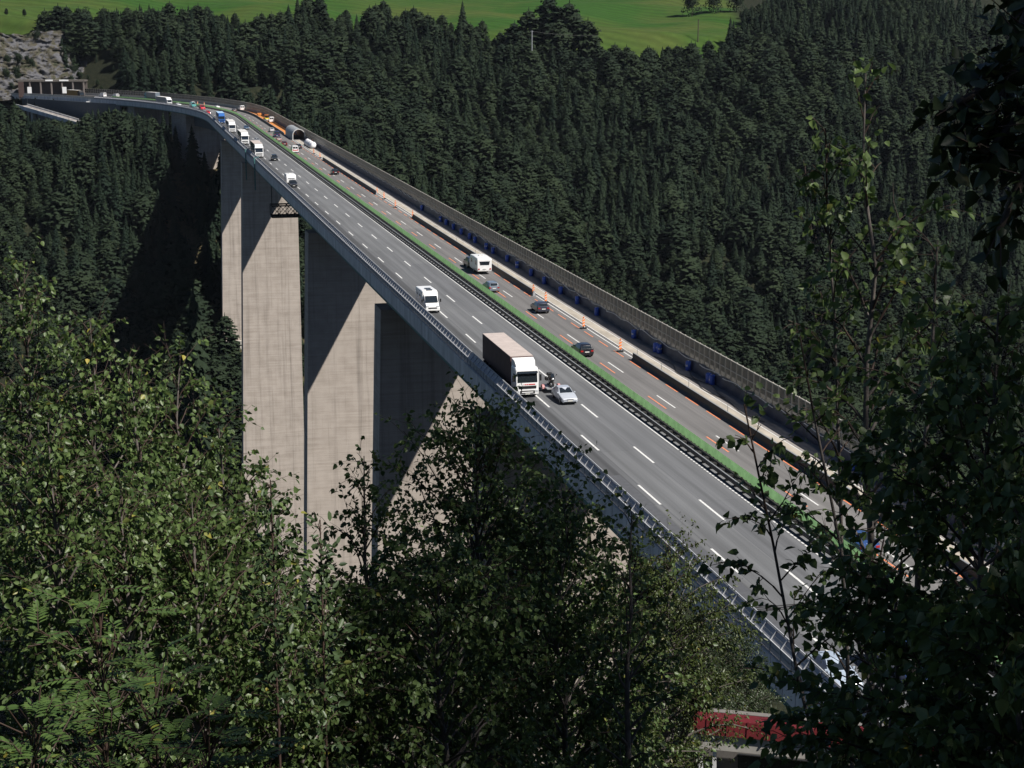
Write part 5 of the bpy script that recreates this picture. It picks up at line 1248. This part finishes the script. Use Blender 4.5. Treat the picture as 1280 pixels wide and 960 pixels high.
leafy('birch_tree',pt(790,640,13.0),205,'slender birch shoot reaching over the windbreak fence',None,cr=.45,tall=3.0,nbr=36,tw=6,lv=7,leaf=.05,elev=.9)
leafy('robinia_tree',pt(838,680,29),206,'finer leaved yellowish green tree in front of the windbreak fence',None,cr=1.45,tall=7.0,nbr=110,tw=13,lv=22,leaf=.07,leafmat='pale_leaf',shape='oval',trunk_r=.12,sparse_top=.1)
leafy('robinia_tree',pt(770,745,27),207,'yellowish green tree left of the fine leaved one, behind the central birch',None,cr=1.3,tall=5.6,nbr=95,tw=12,lv=20,leaf=.07,leafmat='pale_leaf',shape='oval',trunk_r=.12,sparse_top=.1)
for k_,(x_,y_,d_,l_) in enumerate(((890,768,74,'bushy tree below the fence beside the yellowish tree'),(925,806,71,'bushy tree under the near bridge edge just above the red roof'),(884,840,68,'low bushy tree at the left end of the red roof'))):
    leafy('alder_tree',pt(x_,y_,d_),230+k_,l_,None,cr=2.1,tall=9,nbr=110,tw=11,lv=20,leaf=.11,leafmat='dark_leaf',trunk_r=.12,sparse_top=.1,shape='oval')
# right: dark birch close to the camera
leafy('birch_tree',pt(1082,92,8.2),208,'tall dark birch on the right with a few sunlit leaves at its tip',None,cr=.54,tall=4.2,nbr=40,tw=6,lv=6,leaf=.053,leafmat='birch_leaf2',trunk_r=.035,lean=(-.5,-.2),elev=.85,sparse_top=.0)
leafy('birch_tree',pt(1032,160,8.4),216,'sunlit slender birch shoot leaning left of the tall right birch',None,cr=.30,tall=1.7,nbr=26,tw=5,lv=4,leaf=.053,trunk_r=.016,elev=.95,lean=(-.7,-.2),sparse_top=0,leafmat='birch_leaf2')
leafy('birch_tree',pt(930,505,7.8),217,'dark leafy shoot reaching furthest left over the road from the right birches',None,cr=.30,tall=1.9,nbr=20,tw=5,lv=6,leaf=.053,trunk_r=.014,elev=.7,lean=(-1.3,-.2),sparse_top=0)
leafy('birch_tree',pt(1172,300,7.2),209,'dark birch at right whose stem crosses the noise barrier',None,cr=.46,tall=3.4,nbr=44,tw=7,lv=7,leaf=.053,trunk_r=.03,elev=.7)
leafy('birch_tree',pt(1000,420,7.8),210,'dark birch shoots hanging over the road in front of the right birch',None,cr=.34,tall=2.4,nbr=22,tw=5,lv=5,leaf=.053,trunk_r=.016,elev=.6,lean=(-1.3,0))
leafy('birch_tree',pt(1248,390,6.2),211,'black leafy birch filling the lower right corner',None,cr=.60,tall=3.2,nbr=100,tw=10,lv=15,leaf=.053,trunk_r=.03,elev=.6)
leafy('birch_tree',pt(1128,690,6.8),212,'low dark birch in front of the red roofed pavilion',None,cr=.46,tall=2.4,nbr=40,tw=7,lv=7,leaf=.053,trunk_r=.025,elev=.55)
leafy('birch_tree',pt(1290,690,5.4),213,'low black leafed birch in the bottom right corner',None,cr=.40,tall=2.0,nbr=90,tw=10,lv=16,leaf=.053,trunk_r=.025,elev=.55)
# willow shoots in front of the piers
for i,(x,y,d,l) in enumerate(((338,600,10.0,'upright willow shoot with oval leaves before the lit pier'),(400,650,10.4,'second upright willow shoot beside the dark gap between piers'))):
    leafy('willow_shoot',pt(x,y,d),300+i,l,'willow shoots before the piers',cr=.16,tall=1.5,nbr=34,tw=5,lv=4,leaf=.062,leafmat='willow_leaf',shape='oval',trunk_r=.012,elev=.9,droop=.05,bark='twig',tag_cat='shrub')
# rowan with pinnate leaves, bottom left
def rowan(px,py,d,seed,label):
    r=np.random.default_rng(seed); top=pt(px,py,d); gz=float(height(top[0],top[1])); base=np.array([top[0],top[1],gz-.2]); segs=[];LP=[];LD=[];n=8
    tk=[base+(top-base)*i/n+r.normal(0,.02,3)*(0<i) for i in range(n+1)]
    for i in range(n): segs.append((tk[i],tk[i+1],.02*(1-i/n)+.004,.02*(1-(i+1)/n)+.004))
    U=[];
    for b in range(75):
        f=1-.9*(b/75)*min(1,1.9/(top[2]-gz)); p=base+(top-base)*f+np.array([r.normal(0,.30),r.normal(0,.30),r.normal(0,.06)])*(1.2-f if f<1 else .2)*2.0
        segs.append((base+(top-base)*max(0,f-.06),p,.005,.003))
        az=b*2.4+r.normal(0,.5); ax=np.array([math.cos(az),math.sin(az),.25+r.normal(0,.2)]); ax/=np.linalg.norm(ax); L=.19*r.uniform(.8,1.2)
        sd=np.cross(ax,[0,0,1]); sd/=np.linalg.norm(sd)
        segs.append((p,p+ax*L,.0022,.0012))
        for k in range(7):
            q=p+ax*L*(.22+.78*k/6)+np.array([0,0,-.03*(k/6)**2])
            for sg in ((-1,1) if k<6 else (0,)):
                LP.append(q); LD.append(sd*sg*.9+ax*(.45 if sg else 1.0))
    t=thing('rowan_shrub',label,'shrub',tuple(base),0,None)
    o=link('stem',tubes_mesh('stem',segs,'twig'),None,t); o.location=tuple(-base)
    P_=np.array(LP);D_=np.array(LD); n=len(P_); D_/=np.linalg.norm(D_,axis=1,keepdims=True)
    sz=.062; Nn=np.tile(np.array([0,0,1.]),(n,1))+r.normal(0,.15,(n,3)); Ux=np.cross(D_,Nn); Ux/=np.linalg.norm(Ux,axis=1,keepdims=True); Nn=np.cross(Ux,D_)
    prof=[(0,0,0),(.3,.16,.03),(.7,.13,.02),(1,0,-.06),(.7,-.13,.02),(.3,-.16,.03)]
    V=np.stack([P_+sz*(D_*a+Ux*b+Nn*c) for a,b,c in prof],1); q=np.arange(n)*6
    F=np.stack([np.stack([q,q+1,q+2,q+3],-1),np.stack([q,q+3,q+4,q+5],-1)],1).reshape(-1,4)
    me=np_mesh('foliage',V,F); a=me.attributes.new('tone','FLOAT','POINT'); a.data.foreach_set('value',np.repeat(r.beta(2,2,n),6).astype(np.float32))
    o=link('foliage',me,M['rowan_leaf'],t); o.location=tuple(-base)
rowan(120,745,8.6,401,'rowan with feathery divided leaves at the lower left'); rowan(190,830,8.0,402,'rowan with feathery leaves at the bottom of the left thicket'); rowan(35,860,8.0,403,'rowan with feathery leaves in the bottom left corner'); rowan(255,880,8.4,404,'rowan with feathery leaves right of the bottom left corner')

# tall trees right of the viewpoint: unseen crowns added sunward to shade the right and centre birches, one bough hangs into the picture
def shade_tree(cx,cz_pt,rad,seed,label,bough=None,nl=26000,trunk=None,leaf=.11):
    r=np.random.default_rng(seed); c=np.asarray(cz_pt,float); bx,by=trunk; gz=float(height(bx,by)); base=np.array([bx,by,gz-.3]); segs=[]
    n=8; tk=[base+(c-base)*np.array([(i/n)**1.6,(i/n)**1.6,i/n]) for i in range(n+1)]
    for i in range(n): segs.append((tk[i],tk[i+1],.24*(1-i/n)+.05,.24*(1-(i+1)/n)+.05))
    LP=[];LD=[]
    for k in range(90):
        d=r.normal(size=3); d/=np.linalg.norm(d); e=c+d*np.array(rad)*r.uniform(.5,1.0); segs.append((tk[5+k%4],e,.035,.008))
        m=nl//90; LP.append(e+r.normal(0,1,(m,3))*np.array(rad)*.16); LD.append(np.repeat(d[None],m,0))
    if bough is not None:
        for path in bough:
            p0=np.array(path[0]); prev=p0
            segs.append((c+(p0-c)*.3,p0,.04,.02))
            for q in path[1:]:
                q=np.array(q); segs.append((prev,q,.014,.009)); 
                for w in range(9):
                    s0=prev+(q-prev)*r.random(); dd=r.normal(0,1,3)+np.array([0,0,-.4]); dd/=np.linalg.norm(dd); s1=s0+dd*.16; segs.append((s0,s1,.003,.0015))
                    uu=r.random((7,1)); LP.append(s0+(s1-s0)*uu+r.normal(0,.02,(7,3))); LD.append(np.repeat(dd[None],7,0))
                prev=q
    t=thing('shade_beech',label,'tree',tuple(base))
    o=link('trunk',tubes_mesh('trunk',segs,'bark_dark'),None,t); o.location=tuple(-base)
    P_=np.concatenate(LP); D_=np.concatenate(LD); big=np.full((len(P_),1),leaf)
    if bough is not None: nb_=9*7*sum(len(p)-1 for p in bough); big[-nb_:]=.062
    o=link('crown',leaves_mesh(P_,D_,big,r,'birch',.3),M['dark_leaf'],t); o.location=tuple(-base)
def shade_for(px,py,d,t): return pt(px,py,d)+TOSUN*t
bo=[[pt(1300,-20,5.2),pt(1262,60,5.1),pt(1215,120,5.0),pt(1175,140,5.0)],[pt(1305,60,5.0),pt(1270,150,4.9),pt(1235,190,4.9),pt(1200,170,4.9)],[pt(1310,150,4.8),pt(1275,230,4.8),pt(1248,290,4.8)],[pt(1310,20,5.1),pt(1255,110,5.0),pt(1225,205,5.0)]]
rt=CAM+RT*9
shade_tree(0,shade_for(1275,930,6.1,15.0),(2.6,2.6,2.5),501,'tall beech at the right whose dark bough hangs into the top corner',bo,trunk=(CAM[0]+9.5,CAM[1]+1.5))
shade_tree(0,shade_for(665,760,14.0,17.0),(2.3,3.6,2.6),502,'tall unseen beech added outside the right edge of the view to shade the centre birches',None,nl=20000,trunk=(CAM[0]+13,CAM[1]+6))

# ------------------------------------------------------------------ thin valley haze
hz=MB().box(-1200,1700,-160,3200,-230,330).build('haze',None,kind='stuff')
hm=bpy.data.materials.new('valley_haze'); hm.use_nodes=True; nt=hm.node_tree; nt.nodes.remove(nt.nodes['Principled BSDF'])
pv=nt.nodes.new('ShaderNodeVolumePrincipled'); pv.inputs['Color'].default_value=(.75,.85,1,1); pv.inputs['Density'].default_value=HAZE
nt.links.new(pv.outputs[0],nt.nodes['Material Output'].inputs['Volume']); hz.data.materials.append(hm)
# ------------------------------------------------------------------ camera, light, world
cd=bpy.data.cameras.new('camera'); cam=bpy.data.objects.new('camera',cd); COL.objects.link(cam)
cd.sensor_width=36; cd.lens=FPX/1280*36; cd.clip_start=.1; cd.clip_end=8000
cam.location=tuple(CAM); cam.rotation_euler=(math.pi/2-TH,0,-PSI); S.camera=cam
sd=bpy.data.lights.new('sun','SUN'); sun=bpy.data.objects.new('sun',sd); COL.objects.link(sun)
sd.energy=5.0; sd.angle=R(.5); sd.color=(1,.95,.88); sun.rotation_euler=Vector(-TOSUN).to_track_quat('-Z','Y').to_euler(); sun.location=(0,0,300)
w=bpy.data.worlds.new('World'); S.world=w; w.use_nodes=True; nt=w.node_tree; bg=nt.nodes['Background']
sky=nt.nodes.new('ShaderNodeTexSky'); sky.sky_type='NISHITA'; sky.sun_disc=False; sky.sun_elevation=math.asin(TOSUN[2]); sky.sun_rotation=math.atan2(TOSUN[0],TOSUN[1])
nt.links.new(sky.outputs[0],bg.inputs['Color']); bg.inputs['Strength'].default_value=.05; sky.altitude=1200; sky.air_density=.6; sky.dust_density=.1; sky.ozone_density=2.5
S.view_settings.view_transform='Standard'; S.view_settings.look='None'; S.view_settings.exposure=.55; S.view_settings.gamma=1.0
S.cycles.max_bounces=5; S.cycles.diffuse_bounces=2; S.cycles.glossy_bounces=2; S.cycles.transparent_max_bounces=16; S.cycles.transmission_bounces=2
S.cycles.use_denoising=True
